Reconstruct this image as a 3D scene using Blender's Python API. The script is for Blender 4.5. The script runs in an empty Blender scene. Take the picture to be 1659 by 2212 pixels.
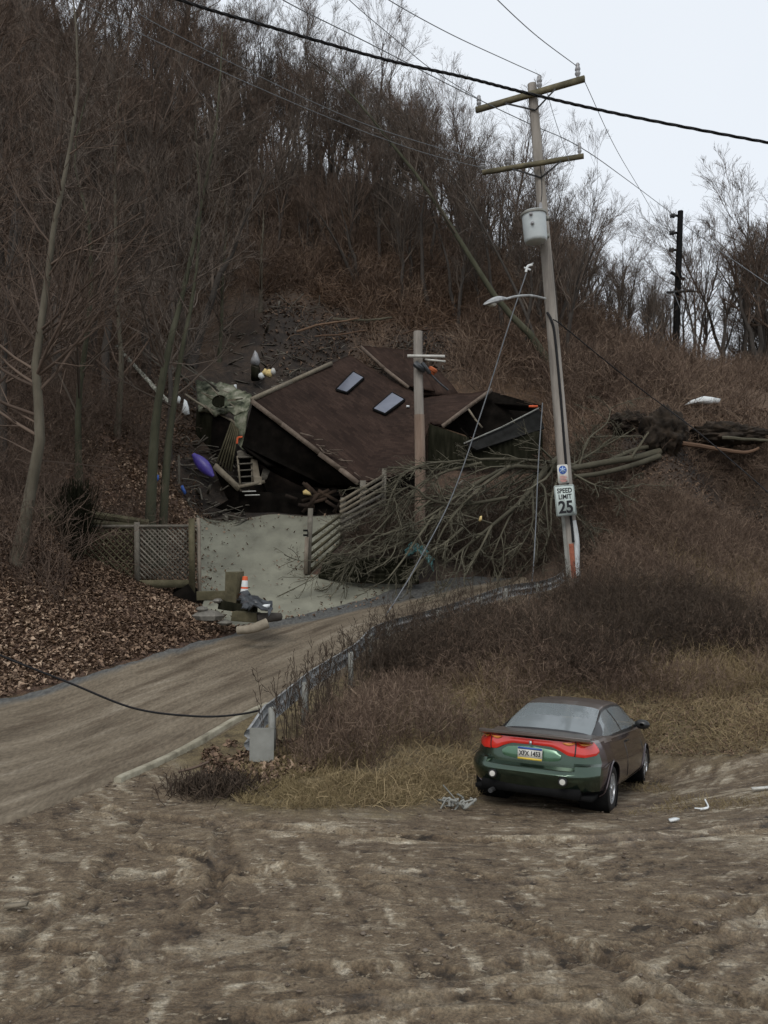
import bpy, math, random
import numpy as np
from mathutils import Vector, Matrix

rs = np.random.RandomState(7)
random.seed(7)

# ------------------------------------------------------------ camera, sky, sun
F, CXD, CYD, HOR, CAMH = 1779.0, 829.5, 1106.0, 1180.0, 3.2
PITCH = math.atan((HOR - CYD) / F)
scene = bpy.context.scene
cam = bpy.data.cameras.new("camera")
cam.sensor_fit = 'VERTICAL'; cam.sensor_height = 24; cam.lens = 24 * F / 2212
cam.clip_start = 0.1; cam.clip_end = 2000
camo = bpy.data.objects.new("camera", cam); scene.collection.objects.link(camo)
camo.location = (0, 0, CAMH); camo.rotation_euler = (math.pi / 2 + PITCH, 0, 0)
scene.camera = camo

world = bpy.data.worlds.new("World"); scene.world = world; world.use_nodes = True
nt = world.node_tree; nt.nodes.clear()
out = nt.nodes.new("ShaderNodeOutputWorld"); bg = nt.nodes.new("ShaderNodeBackground")
sky = nt.nodes.new("ShaderNodeTexSky"); sky.sky_type = 'NISHITA'; sky.sun_disc = False
SUN_EL, SUN_AZ = math.radians(48), math.radians(200)
sky.sun_elevation = SUN_EL; sky.sun_rotation = SUN_AZ; sky.dust_density = 3
tc = nt.nodes.new("ShaderNodeTexCoord"); ns = nt.nodes.new("ShaderNodeTexNoise")
ns.inputs['Scale'].default_value = 1.6; ns.inputs['Detail'].default_value = 3
cr = nt.nodes.new("ShaderNodeValToRGB")
cr.color_ramp.elements[0].position = .3; cr.color_ramp.elements[0].color = (8.7, 9.25, 10.0, 1)
cr.color_ramp.elements[1].position = .7; cr.color_ramp.elements[1].color = (9.3, 9.8, 10.4, 1)
mx = nt.nodes.new("ShaderNodeMix"); mx.data_type = 'RGBA'; mx.inputs[0].default_value = .9   # cloud cover over the blue
nt.links.new(tc.outputs['Generated'], ns.inputs['Vector']); nt.links.new(ns.outputs['Fac'], cr.inputs[0])
nt.links.new(sky.outputs[0], mx.inputs[6]); nt.links.new(cr.outputs[0], mx.inputs[7])
nt.links.new(mx.outputs[2], bg.inputs[0]); bg.inputs[1].default_value = 0.1
nt.links.new(bg.outputs[0], out.inputs[0])

sl = bpy.data.lights.new("sun", 'SUN'); sl.energy = 1.35; sl.angle = math.radians(24); sl.color = (1, .97, .93)
so = bpy.data.objects.new("sun", sl); scene.collection.objects.link(so); so.location = (0, -10, 30)
so.rotation_euler = (math.pi / 2 - SUN_EL, 0, math.pi - SUN_AZ)
scene.view_settings.view_transform = 'Standard'; scene.view_settings.look = 'None'
scene.view_settings.exposure = 0; scene.view_settings.gamma = 1
scene.cycles.max_bounces = 6; scene.cycles.diffuse_bounces = 2; scene.cycles.transparent_max_bounces = 12

# ------------------------------------------------------------ helpers
def P(u, v, d):
    """point seen at (u, v) of the 1659x2212 photograph, d metres ahead"""
    a, b = (u - CXD) / F, (CYD - v) / F
    y = math.cos(PITCH) - math.sin(PITCH) * b; z = math.sin(PITCH) + math.cos(PITCH) * b
    k = d / y
    return np.array([a * k, d, CAMH + z * k])

def PL(*pts):
    return np.array([P(*p) for p in pts])

def hash2(ix, iy, seed):
    h = (ix.astype(np.int64) * 374761393 + iy.astype(np.int64) * 668265263 + seed * 974711) & 0x7fffffff
    h = ((h ^ (h >> 13)) * 1274126177) & 0x7fffffff
    return ((h ^ (h >> 16)) & 0xffff) / 65535.0

def vnoise(x, y, seed=0):
    ix, iy = np.floor(x), np.floor(y); fx, fy = x - ix, y - iy
    fx = fx * fx * (3 - 2 * fx); fy = fy * fy * (3 - 2 * fy)
    a = hash2(ix, iy, seed); b = hash2(ix + 1, iy, seed); c = hash2(ix, iy + 1, seed); d = hash2(ix + 1, iy + 1, seed)
    return (a * (1 - fx) + b * fx) * (1 - fy) + (c * (1 - fx) + d * fx) * fy

def fbm(x, y, seed=0, octv=4, gain=.5):
    s = 0; a = 1; t = 0
    for k in range(octv):
        s = s + a * vnoise(x * 2 ** k + 17.3 * k, y * 2 ** k - 9.1 * k, seed + k); t += a; a *= gain
    return s / t

def inpoly(x, y, poly):
    poly = np.asarray(poly)[:, :2]; r = np.zeros(np.shape(x), bool); n = len(poly)
    for i in range(n):
        x1, y1 = poly[i]; x2, y2 = poly[(i + 1) % n]
        if y1 == y2: continue
        c = ((y1 > y) != (y2 > y)) & (x < (x2 - x1) * (y - y1) / (y2 - y1) + x1)
        r ^= c
    return r

def segdist(x, y, pl):
    d = np.full(np.shape(x), 1e9)
    for i in range(len(pl) - 1):
        ax, ay = pl[i][:2]; bx, by = pl[i + 1][:2]; L = (bx - ax) ** 2 + (by - ay) ** 2 + 1e-9
        t = np.clip(((x - ax) * (bx - ax) + (y - ay) * (by - ay)) / L, 0, 1)
        d = np.minimum(d, np.hypot(x - ax - t * (bx - ax), y - ay - t * (by - ay)))
    return d

def spline(pts, n):
    p = np.asarray(pts, float); m = len(p)
    q = np.vstack([2 * p[0] - p[1], p, 2 * p[-1] - p[-2]])
    t = np.linspace(0, m - 1 - 1e-6, n); i = t.astype(int); f = (t - i)[:, None]
    a, b, c, d = q[i], q[i + 1], q[i + 2], q[i + 3]
    return .5 * ((2 * b) + (c - a) * f + (2 * a - 5 * b + 4 * c - d) * f ** 2 + (-a + 3 * b - 3 * c + d) * f ** 3)

class MB:
    def __init__(s): s.v = []; s.f = []; s.r = []; s.n = 0
    def add(s, v, f, rnd=.5):
        v = np.asarray(v, float).reshape(-1, 3)
        if isinstance(f, np.ndarray): s.f.append(f + s.n)
        else:
            for q in f: s.f.append(np.array([q]) + s.n)
        s.v.append(v); s.r.append(np.broadcast_to(np.asarray(rnd, float), (len(v),))); s.n += len(v); return s
    def box(s, c, size, rot=None, rnd=.5):
        h = np.array(size) / 2.0
        v = np.array([[x, y, z] for x in (-1, 1) for y in (-1, 1) for z in (-1, 1)]) * h
        if rot is not None: v = v @ np.array(rot).T
        return s.add(v + np.array(c), np.array([[0, 1, 3, 2], [4, 6, 7, 5], [0, 4, 5, 1], [2, 3, 7, 6], [0, 2, 6, 4], [1, 5, 7, 3]]), rnd)
    def beam(s, a, b, w, h, up=(0, 0, 1), rnd=.5, jag=0):
        a, b = np.array(a, float), np.array(b, float); d = b - a; L = np.linalg.norm(d); d /= L
        sd = np.cross(d, up); sd /= np.linalg.norm(sd) + 1e-9; u2 = np.cross(sd, d)
        v = []
        for e, p in ((0, a), (1, b)):
            for x, y in ((-1, -1), (1, -1), (1, 1), (-1, 1)):
                v.append(p + sd * x * w / 2 + u2 * y * h / 2 + d * (rs.uniform(-jag, jag) if jag else 0))
        return s.add(v, np.array([[0, 3, 2, 1], [4, 5, 6, 7], [0, 1, 5, 4], [1, 2, 6, 5], [2, 3, 7, 6], [3, 0, 4, 7]]), rnd)
    def tubes(s, paths, radii, sides=4, rnd=None, cap=False):
        paths = np.asarray(paths, float); 
        if paths.ndim == 2: paths = paths[None]
        N, K = paths.shape[:2]; radii = np.broadcast_to(np.asarray(radii, float), (N, K))
        t = np.gradient(paths, axis=1); t /= np.linalg.norm(t, axis=2, keepdims=True) + 1e-9
        ref = np.cross(t.mean(1) + 1e-6, np.array([.31, .2, .93]) if N == 1 else rs.normal(size=(N, 3)))
        ref /= np.linalg.norm(ref, axis=1, keepdims=True) + 1e-9; ref = ref[:, None, :]
        u = ref - t * (ref * t).sum(2, keepdims=True); u /= np.linalg.norm(u, axis=2, keepdims=True) + 1e-9
        w = np.cross(t, u)
        ang = np.arange(sides) * 2 * math.pi / sides
        ring = paths[:, :, None, :] + radii[:, :, None, None] * (np.cos(ang)[:, None] * u[:, :, None, :] + np.sin(ang)[:, None] * w[:, :, None, :])
        base = (np.arange(N) * K * sides)[:, None, None]; k = (np.arange(K - 1) * sides)[None, :, None]
        j = np.arange(sides if sides > 2 else 1)[None, None, :]; jn = (j + 1) % sides
        f = np.stack([base + k + j, base + k + jn, base + k + sides + jn, base + k + sides + j], -1).reshape(-1, 4)
        if rnd is None: rnd = rs.rand(N)
        rnd = np.repeat(np.broadcast_to(rnd, (N,)), K * sides)
        if cap and N == 1 and sides > 2:
            s.add(ring.reshape(-1, 3), f, rnd)
            n0 = s.n - K * sides
            s.f.append(np.array([np.arange(sides)[::-1]]) + n0); s.f.append(np.array([np.arange(sides) + (K - 1) * sides]) + n0)
            return s
        return s.add(ring.reshape(-1, 3), f, rnd)
    def grid(s, g, rnd=.5, flip=False):
        g = np.asarray(g, float); a, b = g.shape[:2]
        i = (np.arange(a - 1) * b)[:, None] + np.arange(b - 1)[None]
        f = np.stack([i, i + 1, i + b + 1, i + b], -1).reshape(-1, 4)
        if flip: f = f[:, ::-1]
        return s.add(g.reshape(-1, 3), f, rnd if np.isscalar(rnd) else np.asarray(rnd).reshape(-1))
    def slab(s, g, th, rnd=.5):
        """grid surface given real thickness along its mean normal"""
        g = np.asarray(g, float); a, b = g.shape[:2]
        n = np.cross(g[-1, 0] - g[0, 0], g[0, -1] - g[0, 0]); n /= np.linalg.norm(n)
        if n[2] < 0: n = -n
        lo = g - n * th; v = np.concatenate([g.reshape(-1, 3), lo.reshape(-1, 3)]); m = a * b
        i = ((np.arange(a - 1) * b)[:, None] + np.arange(b - 1)[None]).reshape(-1)
        f = [np.stack([i, i + 1, i + b + 1, i + b], -1), np.stack([i + b, i + b + 1, i + 1, i], -1) + m]
        for e in (np.arange(b), np.arange(b) + (a - 1) * b, np.arange(a) * b, np.arange(a) * b + b - 1):
            f.append(np.stack([e[:-1], e[1:], e[1:] + m, e[:-1] + m], -1))
        return s.add(v, np.concatenate(f), rnd)
    def build(s, name, mat, parent=None, smooth=False, origin=None, angle=35, link=True):
        v = np.concatenate(s.v); r = np.concatenate(s.r)
        if parent is not None: off = np.array(WLOC[parent.name]); 
        elif origin is not None: off = np.array(origin, float)
        else: off = np.array([(v[:, 0].min() + v[:, 0].max()) / 2, (v[:, 1].min() + v[:, 1].max()) / 2, v[:, 2].min()])
        me = bpy.data.meshes.new(name); me.vertices.add(len(v)); me.vertices.foreach_set("co", (v - off).astype(np.float32).ravel())
        idx = np.concatenate([f.ravel() for f in s.f]).astype(np.int32)
        tot = np.concatenate([np.full(len(f), f.shape[1]) for f in s.f]).astype(np.int32)
        st = np.concatenate([[0], np.cumsum(tot)[:-1]]).astype(np.int32)
        me.loops.add(len(idx)); me.loops.foreach_set("vertex_index", idx)
        me.polygons.add(len(tot)); me.polygons.foreach_set("loop_start", st); me.polygons.foreach_set("loop_total", tot)
        me.update(calc_edges=True)
        at = me.attributes.new("rnd", 'FLOAT', 'POINT'); at.data.foreach_set("value", r.astype(np.float32))
        if smooth:
            me.polygons.foreach_set("use_smooth", np.ones(len(tot), bool))
            if angle: me.set_sharp_from_angle(angle=math.radians(angle))
        if mat: me.materials.append(mat)
        o = bpy.data.objects.new(name, me)
        if link: scene.collection.objects.link(o)
        if parent is not None: o.parent = parent; WLOC[o.name] = off
        else: o.location = off; WLOC[o.name] = off
        return o
WLOC = {}

def tag(o, label=None, cat=None, group=None, kind=None):
    if label: o['label'] = label
    if cat: o['category'] = cat
    if group: o['group'] = group
    if kind: o['kind'] = kind
    return o
def thing(name, label, cat, loc, group=None):
    o = bpy.data.objects.new(name, None); scene.collection.objects.link(o); o.empty_display_size = .3
    o.location = loc; WLOC[o.name] = np.array(loc, float)
    return tag(o, label, cat, group)

def rgba(c): return (c[0], c[1], c[2], 1)
def mat(name, cols, scale=4, rough=.85, bump=0, bscale=None, stretch=(1, 1, 1), w=0.0, detail=6, metal=0, spec=.3, attr='rnd', dist=0, coat=0, contrast=1.0):
    """noise / per-piece value -> colour ramp, with bump"""
    m = bpy.data.materials.new(name); m.use_nodes = True; t = m.node_tree; N = t.nodes; L = t.links
    b = N['Principled BSDF']; b.inputs['Roughness'].default_value = rough; b.inputs['Metallic'].default_value = metal
    b.inputs['Specular IOR Level'].default_value = spec; b.inputs['Coat Weight'].default_value = coat; b.inputs['Coat Roughness'].default_value = .08
    c = N.new("ShaderNodeTexCoord"); mp = N.new("ShaderNodeMapping"); mp.inputs['Scale'].default_value = stretch
    n = N.new("ShaderNodeTexNoise"); n.inputs['Scale'].default_value = scale; n.inputs['Detail'].default_value = detail
    n.inputs['Distortion'].default_value = dist; n.inputs['Roughness'].default_value = .6
    L.new(c.outputs['Object'], mp.inputs[0]); L.new(mp.outputs[0], n.inputs['Vector'])
    mr = N.new("ShaderNodeMapRange"); mr.inputs[1].default_value = .5 - .25 / contrast; mr.inputs[2].default_value = .5 + .25 / contrast
    L.new(n.outputs['Fac'], mr.inputs[0]); fac = mr.outputs[0]
    if w > 0:
        a = N.new("ShaderNodeAttribute"); a.attribute_name = attr
        k = N.new("ShaderNodeMix"); k.inputs[0].default_value = w
        L.new(fac, k.inputs[2]); L.new(a.outputs['Fac'], k.inputs[3]); fac = k.outputs[0]
    r = N.new("ShaderNodeValToRGB"); e = r.color_ramp.elements
    n_ = len(cols)
    for i, cc in enumerate(cols):
        if i >= 2: e.new(i / max(1, n_ - 1))
    for i, cc in enumerate(cols): e[i].position = i / max(1, n_ - 1)
    for i, cc in enumerate(cols): e[i].color = rgba(cc)
    L.new(fac, r.inputs[0]); L.new(r.outputs[0], b.inputs['Base Color'])
    if bump:
        n2 = N.new("ShaderNodeTexNoise"); n2.inputs['Scale'].default_value = bscale or scale * 3; n2.inputs['Detail'].default_value = 5
        L.new(mp.outputs[0], n2.inputs['Vector'])
        bp = N.new("ShaderNodeBump"); bp.inputs['Strength'].default_value = bump; bp.inputs['Distance'].default_value = .02
        L.new(n2.outputs['Fac'], bp.inputs['Height']); L.new(bp.outputs[0], b.inputs['Normal'])
    return m

M = {}
M['bark_dark'] = mat('bark_dark', [(.022, .019, .016), (.055, .047, .04), (.105, .09, .077)], 3, .95, .5, 12, (1, 1, .3), w=.4)
M['twig_grey'] = mat('twig_grey', [(.034, .026, .02), (.09, .07, .055), (.17, .135, .108)], .6, .95, w=.75)
M['twig_red'] = mat('twig_red', [(.034, .023, .017), (.098, .068, .05), (.175, .125, .093)], .6, .95, w=.75)
M['bark_pale'] = mat('bark_pale', [(.035, .03, .021), (.085, .074, .053), (.15, .133, .1)], 2.2, .95, .6, 14, (1, 1, .35), w=.15)
M['bark_green'] = mat('bark_green', [(.022, .022, .014), (.05, .05, .03), (.09, .085, .058)], 2.5, .95, .6, 14, (1, 1, .4), w=.2)
M['twig_pale'] = mat('twig_pale', [(.04, .028, .021), (.09, .064, .048), (.17, .125, .095)], 1, .95, w=.7)
M['fallen_bark'] = mat('fallen_bark', [(.03, .027, .018), (.085, .077, .053), (.17, .155, .11)], 1.5, .95, .6, 14, w=.55)
M['brush'] = mat('brush', [(.035, .024, .018), (.125, .084, .06), (.3, .22, .155)], .45, .95, w=.6)
M['brush_dark'] = mat('brush_dark', [(.02, .014, .01), (.056, .04, .028), (.11, .08, .056)], .5, .95, w=.6)
M['vine'] = mat('vine', [(.04, .024, .016), (.125, .076, .048), (.26, .175, .115)], .7, .95, w=.65)
M['straw'] = mat('straw', [(.08, .053, .028), (.22, .162, .088), (.45, .35, .2)], .9, .9, w=.6)
M['grass'] = mat('grass', [(.08, .06, .028), (.19, .145, .072), (.36, .28, .155)], .8, .9, w=.6)
M['leaf'] = mat('leaf', [(.04, .024, .016), (.13, .082, .053), (.24, .16, .105), (.44, .33, .235)], 1.2, .8, w=.8)
M['root_soil'] = mat('root_soil', [(.006, .0045, .0035), (.022, .016, .011), (.06, .043, .029)], 2.5, .95, .8, 9)
M['soil'] = mat('soil', [(.01, .007, .005), (.03, .02, .014), (.07, .045, .03)], 1.3, .95, .8, 7)
M['stone'] = mat('stone', [(.07, .065, .055), (.15, .14, .12), (.26, .24, .2)], 5, .9, .5, 20, w=.3)
M['pole_wood'] = mat('pole_wood', [(.13, .115, .10), (.26, .235, .205), (.38, .35, .31)], 5, .9, .6, 22, (1, 1, .12))
M['pole_brown'] = mat('pole_brown', [(.13, .085, .06), (.23, .165, .125), (.34, .27, .21)], 5, .9, .6, 22, (1, 1, .12))
M['arm_wood'] = mat('arm_wood', [(.05, .045, .028), (.12, .105, .065), (.2, .17, .1)], 6, .9, .4, 20, (.3, 1, 1))
M['fence_wood'] = mat('fence_wood', [(.05, .044, .035), (.125, .112, .09), (.21, .19, .155)], 5, .9, .4, 20, w=.4)
M['moss_wood'] = mat('moss_wood', [(.03, .027, .015), (.08, .07, .04), (.135, .115, .072)], 4, .95, .5, 18, w=.3)
M['old_board'] = mat('old_board', [(.1, .085, .06), (.2, .17, .125), (.3, .26, .2)], 6, .9, .4, 18, w=.4)
M['post_light'] = mat('post_light', [(.1, .08, .06), (.22, .185, .145), (.34, .3, .24)], 6, .9, .4, 18, (1, 1, .2))
M['galv'] = mat('galv', [(.14, .14, .135), (.3, .305, .3), (.5, .51, .5)], 6, .5, .15, 20, metal=.25, spec=.5)
M['galv_dull'] = mat('galv_dull', [(.15, .15, .13), (.24, .24, .215), (.32, .32, .29)], 3, .7, .1, 12)
M['porcelain'] = mat('porcelain', [(.2, .2, .2), (.35, .35, .36)], 8, .35, spec=.5)
M['dark_metal'] = mat('dark_metal', [(.02, .02, .02), (.05, .05, .05)], 6, .6)
M['black'] = mat('black', [(.005, .005, .005), (.011, .011, .011)], 5, .8, spec=.1)
M['cable'] = mat('cable', [(.004, .004, .005), (.012, .012, .013)], 8, .75)
M['wire'] = mat('wire', [(.10, .11, .12), (.2, .21, .22)], 8, .6)
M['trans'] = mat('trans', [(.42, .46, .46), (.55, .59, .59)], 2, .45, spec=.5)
M['shingle'] = None
M['fascia'] = mat('fascia', [(.06, .045, .034), (.15, .115, .088), (.25, .2, .158)], 5, .85, .3, 15, w=.3)
M['dark_wood_shade'] = mat('dark_wood_shade', [(.004, .0035, .003), (.008, .007, .006), (.015, .012, .01)], 2.5, 1, .3, 9, spec=0)  # near-black boards with the shade under roof and deck put into the colour
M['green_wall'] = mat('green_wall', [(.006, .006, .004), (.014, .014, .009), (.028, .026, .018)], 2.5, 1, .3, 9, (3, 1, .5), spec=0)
M['grey_roof'] = mat('grey_roof', [(.012, .012, .011), (.026, .026, .025)], 3, 1, .2, 9, spec=0)
M['moss_slab'] = mat('moss_slab', [(.035, .04, .026), (.105, .115, .075), (.2, .2, .145), (.3, .29, .23)], 2.6, .95, .5, 12, contrast=1.6)
M['pane'] = mat('pane', [(.2, .22, .28), (.27, .29, .35)], 1.5, .15, spec=.6)
M['white'] = mat('white', [(.55, .57, .56), (.75, .77, .76)], 5, .6)
M['offwhite'] = mat('offwhite', [(.4, .4, .36), (.62, .6, .55)], 5, .7)
M['sign_white'] = mat('sign_white', [(.42, .48, .45), (.52, .58, .55)], 6, .5)
M['ink'] = mat('ink', [(.01, .01, .012), (.02, .02, .022)], 6, .5)
M['blue'] = mat('blue', [(.03, .08, .3), (.05, .12, .38)], 6, .5)
M['red'] = mat('red', [(.5, .06, .03), (.6, .09, .05)], 6, .5)
M['pink'] = mat('pink', [(.55, .25, .22), (.6, .3, .26)], 6, .5)
M['orange'] = mat('orange', [(.55, .09, .03), (.7, .14, .05)], 6, .55)
M['purple'] = mat('purple', [(.045, .032, .2), (.085, .06, .32)], 4, .4, spec=.5)
M['yellow'] = mat('yellow', [(.55, .4, .15), (.75, .6, .3)], 4, .6)
M['teal'] = mat('teal', [(.04, .12, .12), (.1, .26, .26), (.35, .5, .48)], 6, .35, .4, 10, spec=.5)
M['tarp'] = mat('tarp', [(.012, .014, .016), (.05, .055, .06)], 5, .4, .3, 10, spec=.5)
M['tyre'] = mat('tyre', [(.008, .008, .008), (.02, .018, .016)], 8, .85)
M['rim'] = mat('rim', [(.35, .36, .37), (.55, .56, .57)], 5, .35, metal=.7, spec=.5)
M['reflect_top'] = mat('reflect_top', [(.17, .145, .13), (.24, .205, .185)], 3, .3, .03, 60, metal=.6, spec=.5, coat=.5)  # green car's roof and deck, lighter reflection put into the colour
M['reflect_side'] = mat('reflect_side', [(.085, .065, .068), (.12, .095, .098)], 3, .22, .03, 60, metal=.75, spec=.5, coat=.5)  # green car's flanks, reflected brown surroundings put into the colour
M['paint_green'] = mat('paint_green', [(.04, .065, .047), (.066, .1, .07)], 2.5, .22, .02, 60, metal=.85, spec=.5, coat=.6)
M['paint_green_lt'] = mat('paint_green_lt', [(.07, .15, .09), (.1, .2, .125)], 2.5, .3, .02, 60, metal=.5, spec=.5, coat=.6)
M['lamp_red'] = mat('lamp_red', [(.5, .018, .012), (.62, .03, .018)], 5, .12, spec=.7, coat=.7)
M['lamp_amber'] = mat('lamp_amber', [(.6, .2, .03), (.75, .28, .05)], 5, .12, spec=.7, coat=.7)
M['trim'] = mat('trim', [(.01, .01, .01), (.018, .018, .018)], 5, .35, spec=.5)
M['interior'] = mat('interior', [(.03, .03, .032), (.055, .055, .058)], 5, .9)
M['kerb'] = mat('kerb', [(.12, .105, .075), (.27, .245, .18), (.4, .37, .29)], 4, .9, .5, 20)

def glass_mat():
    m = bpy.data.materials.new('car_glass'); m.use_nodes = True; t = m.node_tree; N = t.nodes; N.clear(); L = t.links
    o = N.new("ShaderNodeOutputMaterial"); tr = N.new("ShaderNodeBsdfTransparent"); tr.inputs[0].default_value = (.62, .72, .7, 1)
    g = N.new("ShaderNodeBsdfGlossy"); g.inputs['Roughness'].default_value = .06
    d = N.new("ShaderNodeBsdfDiffuse"); d.inputs[0].default_value = (.42, .47, .48, 1)  # pale diffuse share imitates sky reflected in the glass
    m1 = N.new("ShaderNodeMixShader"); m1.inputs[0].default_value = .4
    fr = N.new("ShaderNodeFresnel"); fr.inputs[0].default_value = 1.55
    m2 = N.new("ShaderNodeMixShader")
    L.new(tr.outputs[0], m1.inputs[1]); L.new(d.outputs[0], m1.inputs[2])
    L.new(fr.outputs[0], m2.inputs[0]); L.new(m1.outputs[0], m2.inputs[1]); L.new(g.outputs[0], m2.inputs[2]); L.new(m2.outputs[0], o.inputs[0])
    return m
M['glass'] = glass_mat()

def shingle_mat():
    m = bpy.data.materials.new('roof_shingles'); m.use_nodes = True; t = m.node_tree; N = t.nodes; L = t.links
    b = N['Principled BSDF']; b.inputs['Roughness'].default_value = .95; b.inputs['Specular IOR Level'].default_value = .15
    a = N.new("ShaderNodeAttribute"); a.attribute_name = 'uvr'
    br = N.new("ShaderNodeTexBrick"); br.inputs['Scale'].default_value = 1; br.inputs['Brick Width'].default_value = .3; br.inputs['Row Height'].default_value = .14
    br.inputs['Mortar Size'].default_value = .008; br.inputs['Color1'].default_value = (.024, .0145, .0105, 1); br.inputs['Color2'].default_value = (.042, .026, .019, 1)
    br.inputs['Mortar'].default_value = (.025, .014, .012, 1); br.inputs['Bias'].default_value = 0
    n = N.new("ShaderNodeTexNoise"); n.inputs['Scale'].default_value = .9; n.inputs['Detail'].default_value = 8
    mr = N.new("ShaderNodeMapRange"); mr.inputs[1].default_value = .3; mr.inputs[2].default_value = .7; mr.inputs[3].default_value = .7; mr.inputs[4].default_value = 1.25
    mul = N.new("ShaderNodeMix"); mul.data_type = 'RGBA'; mul.blend_type = 'MULTIPLY'; mul.inputs[0].default_value = 1
    c = N.new("ShaderNodeTexCoord"); L.new(c.outputs['Object'], n.inputs['Vector'])
    L.new(a.outputs['Vector'], br.inputs['Vector']); L.new(n.outputs['Fac'], mr.inputs[0]); L.new(br.outputs['Color'], mul.inputs[6])
    L.new(mr.outputs[0], mul.inputs[7]); L.new(mul.outputs[2], b.inputs['Base Color'])
    bp = N.new("ShaderNodeBump"); bp.inputs['Strength'].default_value = .5; bp.inputs['Distance'].default_value = .02
    L.new(br.outputs['Fac'], bp.inputs['Height']); bp.invert = True; L.new(bp.outputs[0], b.inputs['Normal'])
    return m
M['shingle'] = shingle_mat()

# ------------------------------------------------------------ terrain height
CT = []
def ci(u, v, d, dz=0):
    p = P(u, v, d); CT.append((p[0], p[1], p[2] + dz))
def cw(x, y, z): CT.append((x, y, z))
for x in (-9, -5, 0, 5, 9):
    for y in (-8, 0, 6, 8.5): cw(x, y, 0)
for a in [(-30, -10, 0), (30, -10, 0), (0, -60, 0), (-60, -40, 0), (60, -40, 0), (0, -300, 0), (-300, -300, 0), (300, -300, 0), (-4, 11, .02), (-2.4, 12.2, 0), (-1, 10.5, 0), (0, 12.5, .02),
          (1.53, 11.63, -.24), (2.87, 10.97, -.24), (2.67, 13.97, -.53), (4.0, 13.3, -.53), (2.2, 11.3, -.24), (3.3, 13.6, -.54), (.6, 12.6, -.02), (5.5, 11, -.05), (5.5, 13.5, -.05), (8, 11, .05), (3.5, 15, -.05), (1.0, 15, .15),
          (-6.2, 11, .2), (-10, 9, .1), (-10.5, 12.2, .3), (-14, 10, .2), (20, 10, .1), (20, 20, 1.2), (25, 30, 6), (30, 45, 9), (45, 20, 0), (60, 45, 4), (-20, 8, .6), (-30, 0, .5),
          (-15, 16, 3.4), (-16, 20, 6), (-30, 25, 16), (-40, 45, 34), (-20, 40, 20), (-60, 60, 50), (13, 30, 4.2), (13, 26, 2.6), (10, 16, .8), (14, 20, 1.6)]: cw(*a)
# road surface, near and far edges
for u, v, d in [(280, 1665, 11.55), (570, 1530, 14.5), (1210, 1262, 28.5)]: pass
for a in [(-2.1, 14.5, .35), (-1.0, 16.6, .5), (-.2, 18.5, .78), (1.9, 20.1, 1.12), (3.3, 21.3, 1.45), (5.2, 22.9, 1.9), (6.4, 24.4, 2.2), (6.2, 26.6, 2.45), (4.6, 26.4, 2.35), (4.5, 24.5, 2.1), (8, 25, 2.6), (-.9, 14.5, .3), (.6, 16.8, .45)]: cw(*a)
for a in [(0, 1510, 14.5), (300, 1425, 17), (500, 1370, 19.5), (620, 1335, 21.5), (800, 1290, 24.5), (1040, 1248, 25.9), (430, 1300, 21.5), (430, 1200, 26), (425, 1113, 30.3), (590, 1115, 30.3),
          (745, 1115, 30.3), (668, 1243, 25.5), (742, 1165, 28), (845, 1112, 30.3), (0, 1200, 18.5), (200, 1240, 20), (180, 1120, 24), (0, 1100, 21), (300, 1050, 26), (300, 950, 29),
          (100, 900, 27), (0, 800, 30), (200, 780, 34), (400, 850, 35), (100, 600, 42), (300, 600, 44), (500, 720, 40), (600, 690, 40), (800, 680, 42), (950, 690, 42), (600, 560, 48),
          (800, 560, 47), (1000, 600, 47), (500, 450, 54), (800, 470, 53), (300, 400, 54), (100, 300, 54), (600, 1100, 31.5), (700, 1085, 33), (850, 960, 34.5), (500, 1100, 31),
          (480, 1020, 32), (450, 930, 34), (650, 900, 37), (900, 880, 36), (903, 1180, 27.5), (1000, 1180, 28), (1100, 1110, 30), (1000, 1020, 31.5), (1170, 1000, 32), (1200, 1180, 26),
          (1300, 1220, 24), (1400, 1120, 27), (1500, 1060, 28.5), (1659, 1010, 30), (1659, 1270, 23.5), (1500, 1300, 21.5), (1400, 1380, 19), (1300, 1450, 17.3), (1200, 1495, 16.3),
          (1500, 1500, 16.3), (1659, 1495, 15.8), (1440, 985, 29), (1440, 905, 31), (1550, 875, 34), (1300, 880, 33), (1200, 850, 35), (1300, 770, 41), (1450, 805, 41), (1100, 745, 41),
          (1659, 885, 34), (1659, 820, 41),
          (500, 345, 62), (300, 160, 62), (0, -50, 60), (700, 405, 60), (850, 450, 58), (1000, 530, 56), (1150, 620, 54), (1300, 715, 50), (1450, 785, 46), (1659, 800, 45)]: ci(*a)
for a in [(500, 345, 80), (300, 160, 80), (0, -50, 80), (700, 405, 78), (850, 450, 76), (1000, 530, 74), (1150, 620, 70), (1300, 715, 65), (1450, 785, 60), (1659, 800, 60)]:
    p = P(*a); zz = P(a[0], a[1], a[2] - 18)[2]; cw(p[0], p[1], zz - 5)
for a in [(-150, 150, 30), (0, 150, 18), (150, 150, 2), (400, 300, 0), (-400, 300, 0), (0, 400, 0), (300, 0, 0), (-300, 0, 0), (60, 80, 5)]: cw(*a)
CT = np.array(CT)
_D = np.hypot(CT[:, 0][:, None] - CT[:, 0], CT[:, 1][:, None] - CT[:, 1])
_n = len(CT); _A = np.zeros((_n + 1, _n + 1)); _A[:_n, :_n] = -np.sqrt(_D ** 2 + .6 ** 2) + np.eye(_n) * -.02; _A[:_n, _n] = 1; _A[_n, :_n] = 1
_W = np.linalg.solve(_A, np.append(CT[:, 2], 0))
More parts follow.
